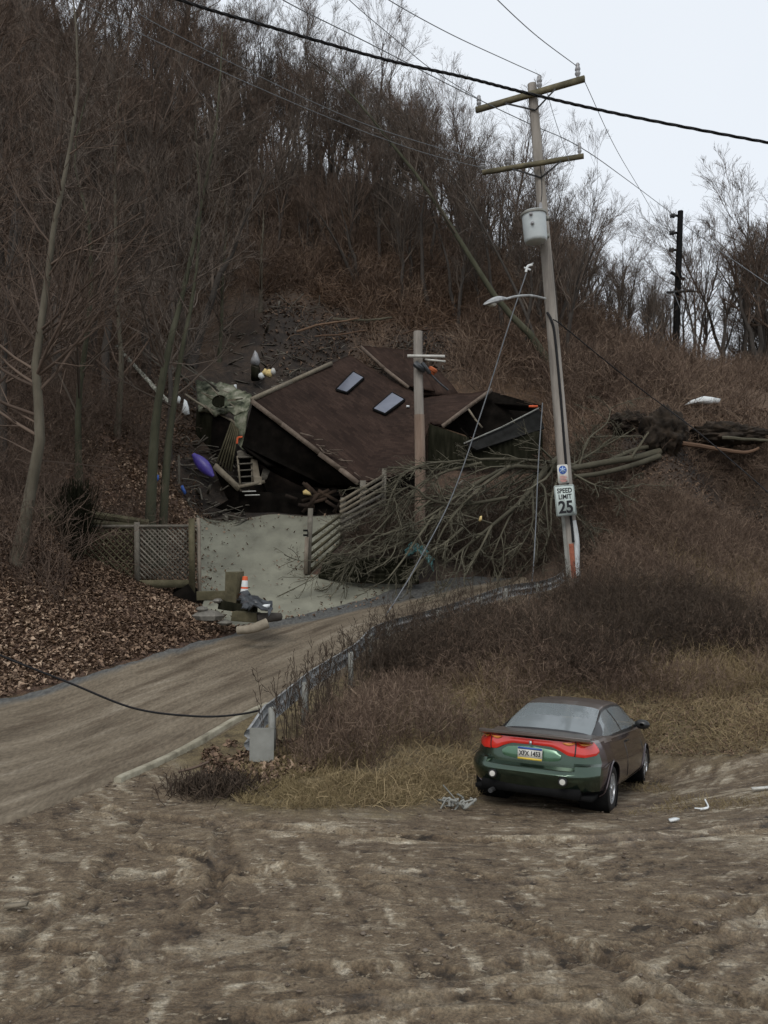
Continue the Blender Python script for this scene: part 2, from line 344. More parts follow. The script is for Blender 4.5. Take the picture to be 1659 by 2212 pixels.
def H(x, y):
    x = np.asarray(x, float); y = np.asarray(y, float); sh = np.broadcast(x, y).shape
    x = np.broadcast_to(x, sh).ravel(); y = np.broadcast_to(y, sh).ravel(); z = np.full(x.shape, _W[-1])
    for i in range(_n): z -= _W[i] * np.sqrt((x - CT[i, 0]) ** 2 + (y - CT[i, 1]) ** 2 + .36)
    return z.reshape(sh)
def G(x, y): return np.array([x, y, float(H(x, y))])
def GI(u, d):
    """ground under image column u at depth d"""
    x = (u - CXD) / F * d / math.cos(PITCH); return G(x, d)

FAR = [(-14, 10.6), (-10.5, 12.0), (-6.76, 14.5), (-5.06, 17), (-3.6, 19.5), (-2.5, 21.5), (-.4, 24.5), (2.0, 25.6), (3.9, 26.2)]
NEAR = [(-12.5, 5.8), (-8.5, 6.6), (-5.0, 8.7), (-3.57, 11.55), (-2.1, 14.5), (-1.0, 16.6), (-.2, 18.5), (3.0, 21.3), (4.9, 23.1)]
farE = spline(FAR, 260); nearE = spline(NEAR, 260)
ROAD = np.vstack([farE, nearE[::-1]])
DRIVE = np.vstack([PL((428, 1308, 21), (505, 1345, 20))[:, :2], [(-2.3, 21.1), (-1.1, 22.7), (-.1, 24.1), (.7, 25.2)], PL((800, 1266, 25.7), (730, 1256, 25.4), (655, 1245, 25.5), (742, 1165, 28), (850, 1112, 30.4), (425, 1112, 30.4))[:, :2]])

# ------------------------------------------------------------ ground
def ax(*segs):
    o = []
    for a, b, st in segs: o.append(np.arange(a, b, st))
    return np.unique(np.concatenate(o).round(4))
xs = ax((-400, -60, 20), (-60, -14, .8), (-14, -6.5, .12), (-6.5, 6.5, .034), (6.5, 16, .12), (16, 46, .8), (46, 401, 20))
ys = ax((-300, -4, 14), (-4, 4.6, .4), (4.6, 13, .03), (13, 18, .07), (18, 32, .14), (32, 72, .45), (72, 130, 3), (130, 421, 20))
X, Y = np.meshgrid(xs, ys, indexing='ij')
Z = H(X, Y)
road_in = inpoly(X, Y, ROAD); drv_in = inpoly(X, Y, DRIVE)
droad = np.minimum(segdist(X, Y, farE[::6]), segdist(X, Y, nearE[::6])); droad = np.where(road_in, 0, droad)
ddrv = np.where(drv_in, 0, segdist(X, Y, np.vstack([DRIVE, DRIVE[:1]])))
# the muddy lot: how strongly each place is lot
brushline = [(-3.6, 12.2), (-2.5, 11.7), (-2.1, 10.6), (-1.2, 10.1), (.3, 10.35), (1.2, 11.2), (2.5, 13.5), (4.2, 14.2), (5.5, 13), (7.5, 12.6), (12, 13), (30, 13), (30, -60), (-60, -60), (-60, 6.5), (-9, 7.6), (-6, 9.4), (-4.2, 12.3)]
lot_in = inpoly(X, Y, brushline); dl = segdist(X, Y, brushline[:12])
lot = np.clip(.5 + np.where(lot_in, dl, -dl) / .7 + (fbm(X * 2.2, Y * 2.2, 31) - .5) * 1.6, 0, 1)
# mud relief: the lot has been driven over in sweeping turns, so the streaks follow arcs
wx = X + .35 * (fbm(X * .7, Y * .7, 3) - .5); wy = Y + .35 * (fbm(X * .7 + 9, Y * .7, 4) - .5)
def arcs(cx, cy, fr, fa, seed):
    r = np.hypot(wx - cx, wy - cy); a = np.arctan2(wy - cy, wx - cx) * 6.0
    return fbm(r * fr, a * fa, seed, 6, .68)
fA, fB, fC, fD = arcs(-14, 3.5, 7, 2.6, 11), arcs(2.5, -12, 6.2, 4.5, 12), arcs(7.2, 1.6, 7, 2.4, 13), arcs(-2, 18, 6.8, 3.4, 14)
m1 = np.clip((fbm(X * .45, Y * .7, 15) - .45) * 8 + (-X - .5) * .5, 0, 1); m2 = np.clip((fbm(X * .5, Y * .8, 16) - .5) * 8 + (X - 1.2) * .9 - (Y - 7.2) * .7, 0, 1); m3 = np.clip((fbm(X * .5, Y * .8, 17) - .5) * 12, 0, 1)
flow = fB * (1 - m3) + fD * m3; flow = flow * (1 - m1) + fA * m1; flow = flow * (1 - m2) + fC * m2
big = fbm(X * .45, Y * .8, 19) - .5
patch = np.clip((flow - .605 - .28 * big) * 34, 0, 1); gouge = np.clip((.40 + .12 * big - flow) * 22, 0, 1)
pud = np.clip((fbm(X * 1.2 + 40, Y * 2.2, 20, 5, .6) - .64) * 30, 0, 1); patch = np.maximum(patch, pud)
rough = fbm(X * 9, Y * 14, 21, 4, .65) - .5; clod = np.clip(fbm(X * 6, Y * 10, 24, 4, .65) - .54, 0, 1); fine = fbm(X * 26, Y * 34, 26, 3, .7) - .5
relief = (flow - .5) * .014 - gouge * .012 + (1 - patch) * (rough * .007 + clod * .022 + fine * .014) + (fbm(X * .5, Y * .8, 27) - .5) * .03
TR = [([(6.5, 6.1), (3.6, 6.6), (2.3, 7.4), (1.9, 8.6)], .09), ([(6.5, 6.9), (3.4, 7.5), (.5, 8.2), (-2.6, 8.1)], .1), ([(5, 5.4), (2.3, 6.1), (1.1, 7.1), (-.6, 8.0), (-2.5, 8.9)], .1), ([(-4.8, 4.6), (-3.5, 6), (-2.8, 7.6), (-2.9, 9.8)], .1),
      ([(-3.6, 4.6), (-2.4, 6), (-1.6, 7.6), (-1.9, 9.9)], .1), ([(-3, 5.1), (0, 5.9), (3, 5.9), (6, 5.2)], .09), ([(-5, 7.2), (-2, 6.6), (1, 6.4), (4, 7.9), (6.5, 9.6)], .1), ([(2.2, 5), (3, 6), (4.3, 6.7), (6.5, 7.3)], .11),
      ([(-3.5, 10.2), (-1, 9.4), (2, 9.3), (5.6, 10)], .1), ([(.8, 4.8), (1.6, 5.8), (3.6, 7.4), (6.4, 8.4)], .1)]
track = np.zeros_like(X); sub = (np.abs(X) < 8) & (Y > 4) & (Y < 11)
xsub, ysub = X[sub], Y[sub]; tk = np.zeros_like(xsub); lug = np.zeros_like(xsub); bmk = np.zeros_like(xsub); tk2 = np.zeros_like(xsub)
for pts, hw in TR:
    pl = spline(pts, 40); dd = segdist(xsub + .05 * (fbm(xsub * 3, ysub * 3, 5) - .5), ysub, pl)
    inside = np.clip((hw - dd) / .03, 0, 1) * np.clip((fbm(xsub * .9 + hw * 50, ysub * .9, 33) - .3) * 6, 0, 1); berm = np.exp(-((dd - hw - .04) / .04) ** 2)
    tk = np.maximum(tk, inside)
    s = np.sin((xsub * 1.0 + ysub * .9) * 2 * math.pi / .14) * inside
    lug += -.03 * inside + .036 * berm * np.clip((fbm(xsub * 2, ysub * 2, 36) - .4) * 5, 0, 1) + .013 * s
    bmk = np.maximum(bmk, berm * np.clip((fbm(xsub * 2, ysub * 2, 36) - .36) * 5, 0, 1)); tk2 = tk2 + s * .5
track[sub] = tk; rel2 = np.zeros_like(X); rel2[sub] = lug; berms = np.zeros_like(X); berms[sub] = bmk; lugs = np.zeros_like(X); lugs[sub] = np.clip(tk2, -1, 1)
relief = relief * (1 - .6 * track) + rel2
near_fade = np.clip((40 - np.hypot(X, Y)) / 30, 0, 1)
hillfade = np.clip((Y - 16) / 10, 0, 1)
Z = Z + lot * relief * near_fade * (droad > .01) + (1 - lot) * ((fbm(X * .8, Y * .8, 41) - .5) * .25 * np.clip(droad / 1.5, 0, 1) * np.clip(ddrv, 0, 1) * (.25 + hillfade))
PIT = PL((925, 985, 31.9), (1180, 985, 32.1), (1185, 872, 36.5), (940, 850, 37), (900, 900, 34))[:, :2]
Z = np.where(inpoly(X, Y, PIT), Z - 1.8, Z)
Z = np.where(road_in, Z - .07, Z); Z = np.where(drv_in, Z - .08, Z)
# zones: leaf litter, dry grass, fresh slide soil plus shade painted under the house
left_bank = (X < np.interp(Y, farE[:, 1], farE[:, 0])) & (Y > 9)
leafz = np.clip(left_bank * 1.0 - np.clip((Y - 30) / 18, 0, .5), 0, 1); leafz = np.maximum(leafz, np.clip((Y - 16.5) / 2, 0, .8))
scar = np.zeros_like(X)
for cx_, cy_, r_ in [tuple(P(640, 745, 39)[:2]) + (5.2,), tuple(P(520, 820, 36)[:2]) + (4.2,), tuple(P(900, 745, 39.5)[:2]) + (3,), tuple(P(1540, 1030, 29)[:2]) + (3.2,), tuple(P(1440, 960, 29.5)[:2]) + (2.5,), tuple(P(700, 1080, 32.5)[:2]) + (5,), tuple(P(850, 1200, 26.5)[:2]) + (2.8,), tuple(P(1080, 1130, 28)[:2]) + (3.4,), tuple(P(560, 1060, 32)[:2]) + (3.4,), tuple(P(470, 1050, 31.5)[:2]) + (2.6,)]:
    scar = np.maximum(scar, np.clip(1.3 - np.hypot(X - cx_, Y - cy_) / r_ + (fbm(X, Y, 51) - .5) * .9, 0, 1))
grassz = np.clip(1 - lot, 0, 1) * (1 - leafz)
gm = MB(); gm.grid(np.stack([X, Y, Z], -1))
ground = gm.build("ground", None, origin=(0, 0, 0), smooth=True, angle=0)
def fattr(o, name, arr):
    a = o.data.attributes.new(name, 'FLOAT', 'POINT'); a.data.foreach_set("value", np.asarray(arr, np.float32).ravel())
fattr(ground, 'lot', lot); fattr(ground, 'leafz', leafz); fattr(ground, 'scar', scar)
fattr(ground, 'patch', np.clip(patch * (1 - .55 * track) * (.5 + .5 * np.clip((fbm(X * 3, Y * 5, 81) - .4) * 6, 0, 1)), 0, 1)); fattr(ground, 'rough', np.clip(.5 + rough * .8 + clod * 1.0 - track * .16 + berms * .22 + lugs * .12 - gouge * .2 + (flow - .5) * .4, 0, 1))
tag(ground, kind='structure')

def zone_mat():
    m = bpy.data.materials.new('ground'); m.use_nodes = True; t = m.node_tree; N = t.nodes; L = t.links; b = N['Principled BSDF']
    b.inputs['Roughness'].default_value = .9; b.inputs['Specular IOR Level'].default_value = .25
    c = N.new("ShaderNodeTexCoord")
    def noise(sc, det=6, st=(1, 1, 1)):
        mp = N.new("ShaderNodeMapping"); mp.inputs['Scale'].default_value = st; n = N.new("ShaderNodeTexNoise")
        n.inputs['Scale'].default_value = sc; n.inputs['Detail'].default_value = det; n.inputs['Roughness'].default_value = .65
        L.new(c.outputs['Object'], mp.inputs[0]); L.new(mp.outputs[0], n.inputs[0]); return n.outputs['Fac']
    def ramp(f, cols, lo=.3, hi=.7):
        r = N.new("ShaderNodeValToRGB"); e = r.color_ramp.elements; k = len(cols)
        for i in range(2, k): e.new(.5)
        for i in range(k): e[i].position = lo + (hi - lo) * i / (k - 1)
        for i in range(k): e[i].color = rgba(cols[i])
        L.new(f, r.inputs[0]); return r.outputs[0]
    def at(n):
        a = N.new("ShaderNodeAttribute"); a.attribute_name = n; return a.outputs['Fac']
    def mix(f, a, bb):
        k = N.new("ShaderNodeMix"); k.data_type = 'RGBA'; L.new(f, k.inputs[0]); L.new(a, k.inputs[6]); L.new(bb, k.inputs[7]); return k.outputs[2]
    def mth(op, a, bv):
        k = N.new("ShaderNodeMath"); k.operation = op; k.use_clamp = True; L.new(a, k.inputs[0])
        if isinstance(bv, float): k.inputs[1].default_value = bv
        else: L.new(bv, k.inputs[1])
        return k.outputs[0]
    brown = ramp(mth('ADD', mth('MULTIPLY', noise(14, 8), .55), mth('MULTIPLY', at('rough'), .5)), [(.03, .02, .0105), (.1, .07, .041), (.145, .107, .066), (.2, .155, .1)], .3, .72)
    tan = ramp(noise(6, 8, (1, 2.2, 1)), [(.18, .14, .09), (.28, .235, .165), (.45, .4, .31)], .34, .66)
    pf = mth('MULTIPLY', at('patch'), ramp(noise(2.2, 9, (1, 2, 1)), [(.3, .3, .3), (1, 1, 1)], .38, .48))
    mud = mix(pf, brown, tan)
    crust = ramp(noise(9, 9, (.55, 1.6, 1)), [(0, 0, 0), (1, 1, 1)], .592, .604)
    mud = mix(mth('MULTIPLY', crust, .75), mud, tan)
    dl_ = ramp(noise(5, 10, (.45, 2.6, 1)), [(.42, .4, .38), (1, 1, 1)], .36, .44); kd = N.new('ShaderNodeMix'); kd.data_type = 'RGBA'; kd.blend_type = 'MULTIPLY'; kd.inputs[0].default_value = .85; L.new(mud, kd.inputs[6]); L.new(dl_, kd.inputs[7]); mud = kd.outputs[2]
    wet = ramp(noise(.7, 5, (1, 2.5, 1)), [(0, 0, 0), (1, 1, 1)], .5, .62)
    k = N.new("ShaderNodeMix"); k.data_type = 'RGBA'; k.blend_type = 'MULTIPLY'; L.new(mth('MULTIPLY', wet, .55), k.inputs[0]); L.new(mud, k.inputs[6]); k.inputs[7].default_value = (.55, .5, .47, 1)
    mud = k.outputs[2]
    gr = ramp(noise(5, 8), [(.045, .032, .016), (.12, .09, .045), (.19, .15, .075)])
    lf = ramp(noise(9, 8), [(.035, .018, .012), (.085, .048, .03), (.17, .1, .06)])
    soil = ramp(noise(3, 8), [(.008, .006, .005), (.025, .018, .013), (.055, .038, .026)])
    col = mix(at('lot'), gr, mud); col = mix(at('leafz'), col, lf); col = mix(at('scar'), col, soil)
    g2 = ramp(noise(45, 8), [(.42, .4, .37), (1, 1, 1), (1.55, 1.5, 1.45)], .32, .68); km = N.new('ShaderNodeMix'); km.data_type = 'RGBA'; km.blend_type = 'MULTIPLY'; km.inputs[0].default_value = .85; L.new(col, km.inputs[6]); L.new(g2, km.inputs[7]); col = km.outputs[2]
    L.new(col, b.inputs['Base Color']); wt_ = mth('MULTIPLY', ramp(noise(1.3, 7, (.6, 1.6, 1)), [(0, 0, 0), (1, 1, 1)], .54, .6), at('lot')); L.new(ramp(wt_, [(.9, .9, .9), (.34, .34, .34)], 0, 1), b.inputs['Roughness']); b.inputs['Specular IOR Level'].default_value = .5
    bp = N.new("ShaderNodeBump"); bp.inputs['Strength'].default_value = .9; bp.inputs['Distance'].default_value = .03; L.new(noise(30, 8, (1, 1.5, 1)), bp.inputs['Height']); L.new(bp.outputs[0], b.inputs['Normal'])
    return m
ground.data.materials.append(zone_mat())

# ------------------------------------------------------------ road
S, T = 260, 44
tt = np.linspace(0, 1, T)[None, :, None]
rg = farE[:, None, :] * (1 - tt) + nearE[:, None, :] * tt
sl_ = np.cumsum(np.r_[0, np.hypot(*np.diff((farE + nearE) / 2, axis=0).T)])
ss, t2 = np.meshgrid(sl_, np.linspace(0, 1, T), indexing='ij')
rg = rg + (((fbm(ss * 3, t2 * 0, 61) - .5) * .35)[:, :, None] * np.array([.6, -.8]) * (np.clip(.04 - t2, 0, 1) / .04)[:, :, None])
rz = H(rg[..., 0], rg[..., 1]) + .045 + (fbm(ss * .35, t2 * 9, 62) - .5) * .035 + (fbm(ss * 3, t2 * 20, 63) - .5) * .015
rg[..., 1] -= ((fbm(ss * .9, t2 * 0 + 3, 64) - .35) * 1.3 * np.clip((t2 - .8) / .2, 0, 1) * (ss < 8.5))
for j in (0, -1): rz[:, j] -= .06
rz[:, -5:] -= np.linspace(0, .04, 5)[None] * (ss[:, -5:] < 14.5)
rm = MB(); rm.grid(np.dstack([rg, rz])); road = rm.build("road", None, origin=(0, 0, 0), smooth=True, angle=0); tag(road, kind='structure')
fattr(road, 't', t2 - .14 * np.clip((ss - 15.5) / 2, 0, 1)); 
uv = np.dstack([ss, t2 * 5.5, ss * 0]).reshape(-1, 3); a = road.data.attributes.new('st', 'FLOAT_VECTOR', 'POINT'); a.data.foreach_set('vector', uv.astype(np.float32).ravel())
def road_mat():
    m = bpy.data.materials.new('road'); m.use_nodes = True; t = m.node_tree; N = t.nodes; L = t.links; b = N['Principled BSDF']; b.inputs['Roughness'].default_value = .85; b.inputs['Specular IOR Level'].default_value = .3
    a = N.new("ShaderNodeAttribute"); a.attribute_name = 'st'; ta = N.new("ShaderNodeAttribute"); ta.attribute_name = 't'
    def noise(sc, st, det=6):
        mp = N.new("ShaderNodeMapping"); mp.inputs['Scale'].default_value = st; n = N.new("ShaderNodeTexNoise"); n.inputs['Scale'].default_value = sc; n.inputs['Detail'].default_value = det; n.inputs['Roughness'].default_value = .6
        L.new(a.outputs['Vector'], mp.inputs[0]); L.new(mp.outputs[0], n.inputs[0]); return n.outputs['Fac']
    def ramp(f, cols, lo, hi):
        r = N.new("ShaderNodeValToRGB"); e = r.color_ramp.elements; k = len(cols)
        for i in range(2, k): e.new(.5)
        for i in range(k): e[i].position = lo + (hi - lo) * i / (k - 1)
        for i in range(k): e[i].color = rgba(cols[i])
        L.new(f, r.inputs[0]); return r.outputs[0]
    dirt = ramp(noise(1.0, (.3, 1.9, 1), 10), [(.095, .075, .051), (.14, .113, .08), (.18, .149, .108), (.25, .215, .165)], .3, .7)
    grain = ramp(noise(12, (1, 1, 1), 8), [(.6, .58, .56), (1.15, 1.13, 1.1)], .3, .7)
    k = N.new("ShaderNodeMix"); k.data_type = 'RGBA'; k.blend_type = 'MULTIPLY'; k.inputs[0].default_value = 1; L.new(dirt, k.inputs[6]); L.new(grain, k.inputs[7])
    bl = ramp(noise(1.7, (.35, 1.3, 1), 9), [(.55, .5, .46), (1, 1, 1), (1.12, 1.12, 1.12)], .36, .62)
    kb = N.new('ShaderNodeMix'); kb.data_type = 'RGBA'; kb.blend_type = 'MULTIPLY'; kb.inputs[0].default_value = .8; L.new(k.outputs[2], kb.inputs[6]); L.new(bl, kb.inputs[7]); k = kb
    asph = ramp(noise(9, (1, 1, 1), 8), [(.045, .045, .042), (.085, .084, .078), (.13, .126, .115)], .3, .7)
    ad = N.new("ShaderNodeMath"); ad.operation = 'MULTIPLY_ADD'; L.new(noise(1.2, (.6, 1, 1)), ad.inputs[0]); ad.inputs[1].default_value = .16; L.new(ta.outputs['Fac'], ad.inputs[2])
    ef = ramp(ad.outputs[0], [(1, 1, 1), (0, 0, 0)], .125, .165)
    k2 = N.new("ShaderNodeMix"); k2.data_type = 'RGBA'; L.new(ef, k2.inputs[0]); L.new(k.outputs[2], k2.inputs[6]); L.new(asph, k2.inputs[7]); L.new(k2.outputs[2], b.inputs['Base Color'])
    bp = N.new("ShaderNodeBump"); bp.inputs['Strength'].default_value = .35; bp.inputs['Distance'].default_value = .02; L.new(noise(14, (.5, 1, 1), 8), bp.inputs['Height']); L.new(bp.outputs[0], b.inputs['Normal'])
    return m
road.data.materials.append(road_mat())

# driveway
dx = np.arange(-8, 2, .1); dy = np.arange(19, 31, .1); DX, DY = np.meshgrid(dx, dy, indexing='ij')
dz = H(DX, DY) + .04 + (fbm(DX * 1.5, DY * 1.5, 71) - .5) * .03
keep = inpoly(DX, DY, DRIVE + 0 * DRIVE)
dz = np.where(inpoly(DX, DY, ROAD), dz - .07, dz)
ii = np.arange(DX.size).reshape(DX.shape); q = np.stack([ii[:-1, :-1], ii[1:, :-1], ii[1:, 1:], ii[:-1, 1:]], -1)
fk = keep[:-1, :-1] | keep[1:, 1:]
dm = MB(); dm.add(np.dstack([DX, DY, dz]).reshape(-1, 3), q[fk]); drive = dm.build("driveway", mat('driveway', [(.085, .082, .06), (.175, .17, .13), (.225, .22, .168), (.275, .268, .205)], 1.3, .9, .5, 40, (1, .55, 1), detail=12, dist=.15, contrast=.8), origin=(0, 0, 0), smooth=True, angle=0)
import bmesh
bm = bmesh.new(); bm.from_mesh(drive.data); bmesh.ops.delete(bm, geom=[v for v in bm.verts if not v.link_faces], context='VERTS'); bm.to_mesh(drive.data); bm.free()
tag(drive, kind='structure')

# ------------------------------------------------------------ bare trees
def grow(paths, radii, n, t0, t1, length, ang, up=.3, wob=.12, K=4, rr=.55, tip=.35, lean=None, taper=True):
    N0, K0 = paths.shape[:2]; idx = np.repeat(np.arange(N0), n); m = len(idx)
    t = rs.uniform(t0, t1, m); f = t * (K0 - 1); i = np.minimum(f.astype(int), K0 - 2); fr = (f - i)[:, None]
    st = paths[idx, i] * (1 - fr) + paths[idx, i + 1] * fr; r0 = radii[idx, i] * (1 - fr[:, 0]) + radii[idx, i + 1] * fr[:, 0]
    tg = paths[idx, i + 1] - paths[idx, i]; tg /= np.linalg.norm(tg, axis=1, keepdims=True) + 1e-9
    rv = rs.normal(size=(m, 3)); pp = np.cross(tg, rv); pp /= np.linalg.norm(pp, axis=1, keepdims=True) + 1e-9
    an = np.radians(rs.uniform(ang[0], ang[1], m))[:, None]; d = tg * np.cos(an) + pp * np.sin(an)
    plen = np.linalg.norm(np.diff(paths, axis=1), axis=2).sum(1)[idx]
    L = plen * rs.uniform(length[0], length[1], m) * ((1.15 - .75 * t) if taper else 1)
    pts = [st]; cur = d
    for k in range(K - 1):
        cur = cur + rs.normal(size=(m, 3)) * wob + np.array([0, 0, up / (K - 1)]) + (0 if lean is None else np.array(lean) / (K - 1)); cur = cur / np.linalg.norm(cur, axis=1, keepdims=True)
        pts.append(pts[-1] + cur * (L / (K - 1))[:, None])
    P_ = np.stack(pts, 1); rb = r0 * rr; R_ = rb[:, None] * np.linspace(1, tip, K)[None]
    return P_, R_

def rmin(r, m): return np.maximum(r, m)
def tree_mesh(h, r, seed, limbs=20, sub=6, tw=6, twr=.007, t0=.3, stems=1, ang=(28, 55), spread=.30, trunk_path=None, w4=0, open_crown=False):
    global rs
    old = rs; rs = np.random.RandomState(seed)
    tr, br = MB(), MB(); 
    for s in range(stems):
        if trunk_path is not None: path = spline(trunk_path, 14)[None]
        else:
            z = np.linspace(0, 1, 10); lean = rs.normal(size=2) * .09 * h * (1 + (stems > 1))
            path = np.stack([lean[0] * z ** 1.4 + np.cumsum(rs.normal(size=10)) * .012 * h + (s * .25 * math.cos(s * 2.4)), lean[1] * z ** 1.4 + np.cumsum(rs.normal(size=10)) * .012 * h + (s * .25 * math.sin(s * 2.4)), z * h * (1 - .1 * s) - .15], 1)[None]
            path[0, 0, :2] = (s * .25 * math.cos(s * 2.4), s * .25 * math.sin(s * 2.4))
        K = path.shape[1]; rad = (r * (1 - np.linspace(0, 1, K) ** .9 * .9))[None]; rad[0, 0] *= 1.3
        tr.tubes(path, rad, 8, rnd=.5)
        l1, r1 = grow(path, rad, limbs, t0, .97, (spread * .7, spread * 1.3), ang, .6, .10, 6, .42 if not open_crown else .6, taper=not open_crown)
        l2, r2 = grow(l1, r1, sub, .12, 1, (.35, .75), (18, 45), .3, .11, 4, .55)
        l3, r3 = grow(l2, r2, tw, .1, 1, (.4, .9), (16, 42), .2, .13, 3, .6)
        l0, r0 = grow(path, rad, limbs, t0 * .8, 1, (.05, .12), (40, 80), .3, .2, 3, .18)
        br.tubes(l1, rmin(r1, twr * 1.6), 5); br.tubes(l2, rmin(r2, twr * 1.2), 3); br.tubes(l3, rmin(r3, twr), 2); br.tubes(l0, rmin(r0, twr), 2)
        if w4:
            l4, r4 = grow(l3, r3, w4, .1, 1, (.4, .9), (16, 45), .15, .13, 3, .6); br.tubes(l4, rmin(r4, twr * .85), 2)
    rs = old
    return tr, br

protos = []
for k in range(9):
    h = [11, 12, 9.5, 13, 10, 8, 12, 10.5, 9][k]
    a, b = tree_mesh(h, .15 + .025 * (k % 3), 100 + k, limbs=[13, 12, 9, 14, 15, 8, 13, 9, 14][k], sub=8, tw=6, ang=(16, 48), twr=.006, stems=[1, 1, 2, 1, 1, 3, 1, 2, 1][k], t0=[.34, .45, .3, .42, .3, .25, .5, .35, .38][k], w4=3, open_crown=True)
    mt = [M['twig_grey'], M['twig_red']][k % 2]
    A = a.build("trunk", M['bark_dark'], origin=(0, 0, 0), smooth=True, angle=0, link=False); B = b.build("crown", mt, origin=(0, 0, 0), link=False)
    protos.append((A, B))
def put_tree(pr, loc, rz, sc, label, group, scz=1, name="bare_tree", tilt=(0, 0)):
    o = bpy.data.objects.new(name, None); scene.collection.objects.link(o); o.location = loc; o.rotation_euler = (tilt[0], tilt[1], rz); o.scale = (sc, sc, sc * scz)
    tag(o, label, 'tree', group)
    for c in pr:
        q = c.copy(); scene.collection.objects.link(q); q.parent = o
    return o
LR = 'thin bare tree standing on the ridge crest with sky showing between its branches'
LS = 'bare dark tree crowded in the brown woods on the steep slope above the collapsed house'
LL = 'bare brown tree in the dense woods on the left of the hillside'
LRR = 'small bare tree on the low ridge to the right of the white-topped utility pole'
LBK = 'bare tree beyond the low ridge near the distant dark pole'
def scatter(n, ulo, uhi, dlo, dhi, sc, label, group, keep=None, mind=1.0, ids=range(9), scz=(1, 1)):
    pts = []; tries = 0
    while len(pts) < n and tries < n * 40:
        tries += 1; u = rs.uniform(ulo, uhi); lo, hi = (dlo(u), dhi(u)) if callable(dlo) else (dlo, dhi); d = rs.uniform(lo, hi)
        x = (u - CXD) / F * d
        if keep and not keep(x, d, u): continue
        if any((x - a) ** 2 + (d - b) ** 2 < mind ** 2 for a, b in pts): continue
        pts.append((x, d)); s = rs.uniform(*sc(u) if callable(sc) else sc)
        put_tree(protos[rs.choice(list(ids))], G(x, d) - np.array([0, 0, .1]), rs.uniform(0, 6.28), s, label, group, rs.uniform(*scz), tilt=(rs.normal() * .05, rs.normal() * .05))
ridge = lambda u: np.interp(u, [-200, 0, 300, 500, 700, 850, 1000, 1150, 1300, 1450, 1659, 1800], [60, 60, 62, 62, 60, 58, 56, 54, 50, 46, 45, 45])
scatter(58, 330, 1010, lambda u: ridge(u) - 6, lambda u: ridge(u) + 3, lambda u: (np.interp(u, [330, 700, 1010], [.75, .68, .5]), np.interp(u, [330, 700, 850, 1010], [1.2, 1.1, .9, .7])), LR, 'bare trees along the ridge crest', mind=1.1)
scatter(70, 380, 1250, lambda u: ridge(u) - 15, lambda u: ridge(u) - 5, (.5, .85), LS, 'bare trees on the slope above the house', mind=1.1)
scatter(60, -80, 420, lambda u: 30 + 0 * u, lambda u: 60 + 0 * u, (.8, 1.15), LL, 'bare trees in the left woods', mind=1.5)
scatter(50, 1000, 1440, lambda u: ridge(u) - 6, lambda u: ridge(u) + 4, lambda u: (np.interp(u, [1000, 1250, 1440], [.45, .4, .36]), np.interp(u, [1000, 1250, 1440], [.72, .58, .52])), LRR, 'small bare trees on the right ridge', mind=1.0, ids=(0, 2, 4, 5, 7, 8))
scatter(26, 1440, 1760, lambda u: 44 + 0 * u, lambda u: 58 + 0 * u, lambda u: (np.interp(u, [1440, 1600, 1660], [.4, .75, .95]), np.interp(u, [1440, 1600, 1660], [.6, 1.0, 1.25])), LBK, 'bare trees beyond the right ridge', mind=1.3)

# trees with their own look, standing on the left bank
def own_tree(name, label, pts, r, seed, bark, twig, **kw):
    pts = np.array(pts); g = pts[0].copy(); g[2] = float(H(g[0], g[1])) - .15; pts[0] = g
    t = thing(name, label, 'tree', g); a, b = tree_mesh(1, r, seed, trunk_path=pts, **kw)
    a.build("trunk", bark, t, smooth=True, angle=0); b.build("crown", twig, t); return t
own_tree("tree", "pale smooth-barked tree rising from the leafy bank left of the lattice fence", PL((35, 1200, 18.5), (62, 1080, 18.6), (88, 930, 18.7), (76, 800, 18.9), (98, 640, 19.2), (118, 480, 19.5), (150, 330, 20), (170, 150, 20.5), (150, -80, 21)), .155, 5, M['bark_pale'], M['twig_pale'], limbs=34, sub=6, tw=5, twr=.005, t0=.22, spread=.2, ang=(45, 80), w4=2)
own_tree("tree", "left stem of the mossy pair of trunks behind the lattice fence", PL((322, 1140, 23), (330, 1000, 23.1), (340, 880, 23.2), (365, 750, 23.5), (398, 620, 24), (430, 470, 24.5), (470, 250, 25), (480, 60, 26)), .16, 6, M['bark_green'], M['twig_grey'], limbs=26, sub=6, tw=5, twr=.006, t0=.35, spread=.2, ang=(35, 70), w4=2)
own_tree("tree", "right thinner stem of the mossy pair of trunks behind the lattice fence", PL((348, 1135, 23.3), (360, 1000, 23.4), (372, 900, 23.5), (392, 760, 23.8), (420, 620, 24), (432, 450, 24.6), (420, 250, 25)), .13, 8, M['bark_green'], M['twig_grey'], limbs=22, sub=6, tw=5, twr=.006, t0=.35, spread=.2, ang=(35, 70), w4=2)
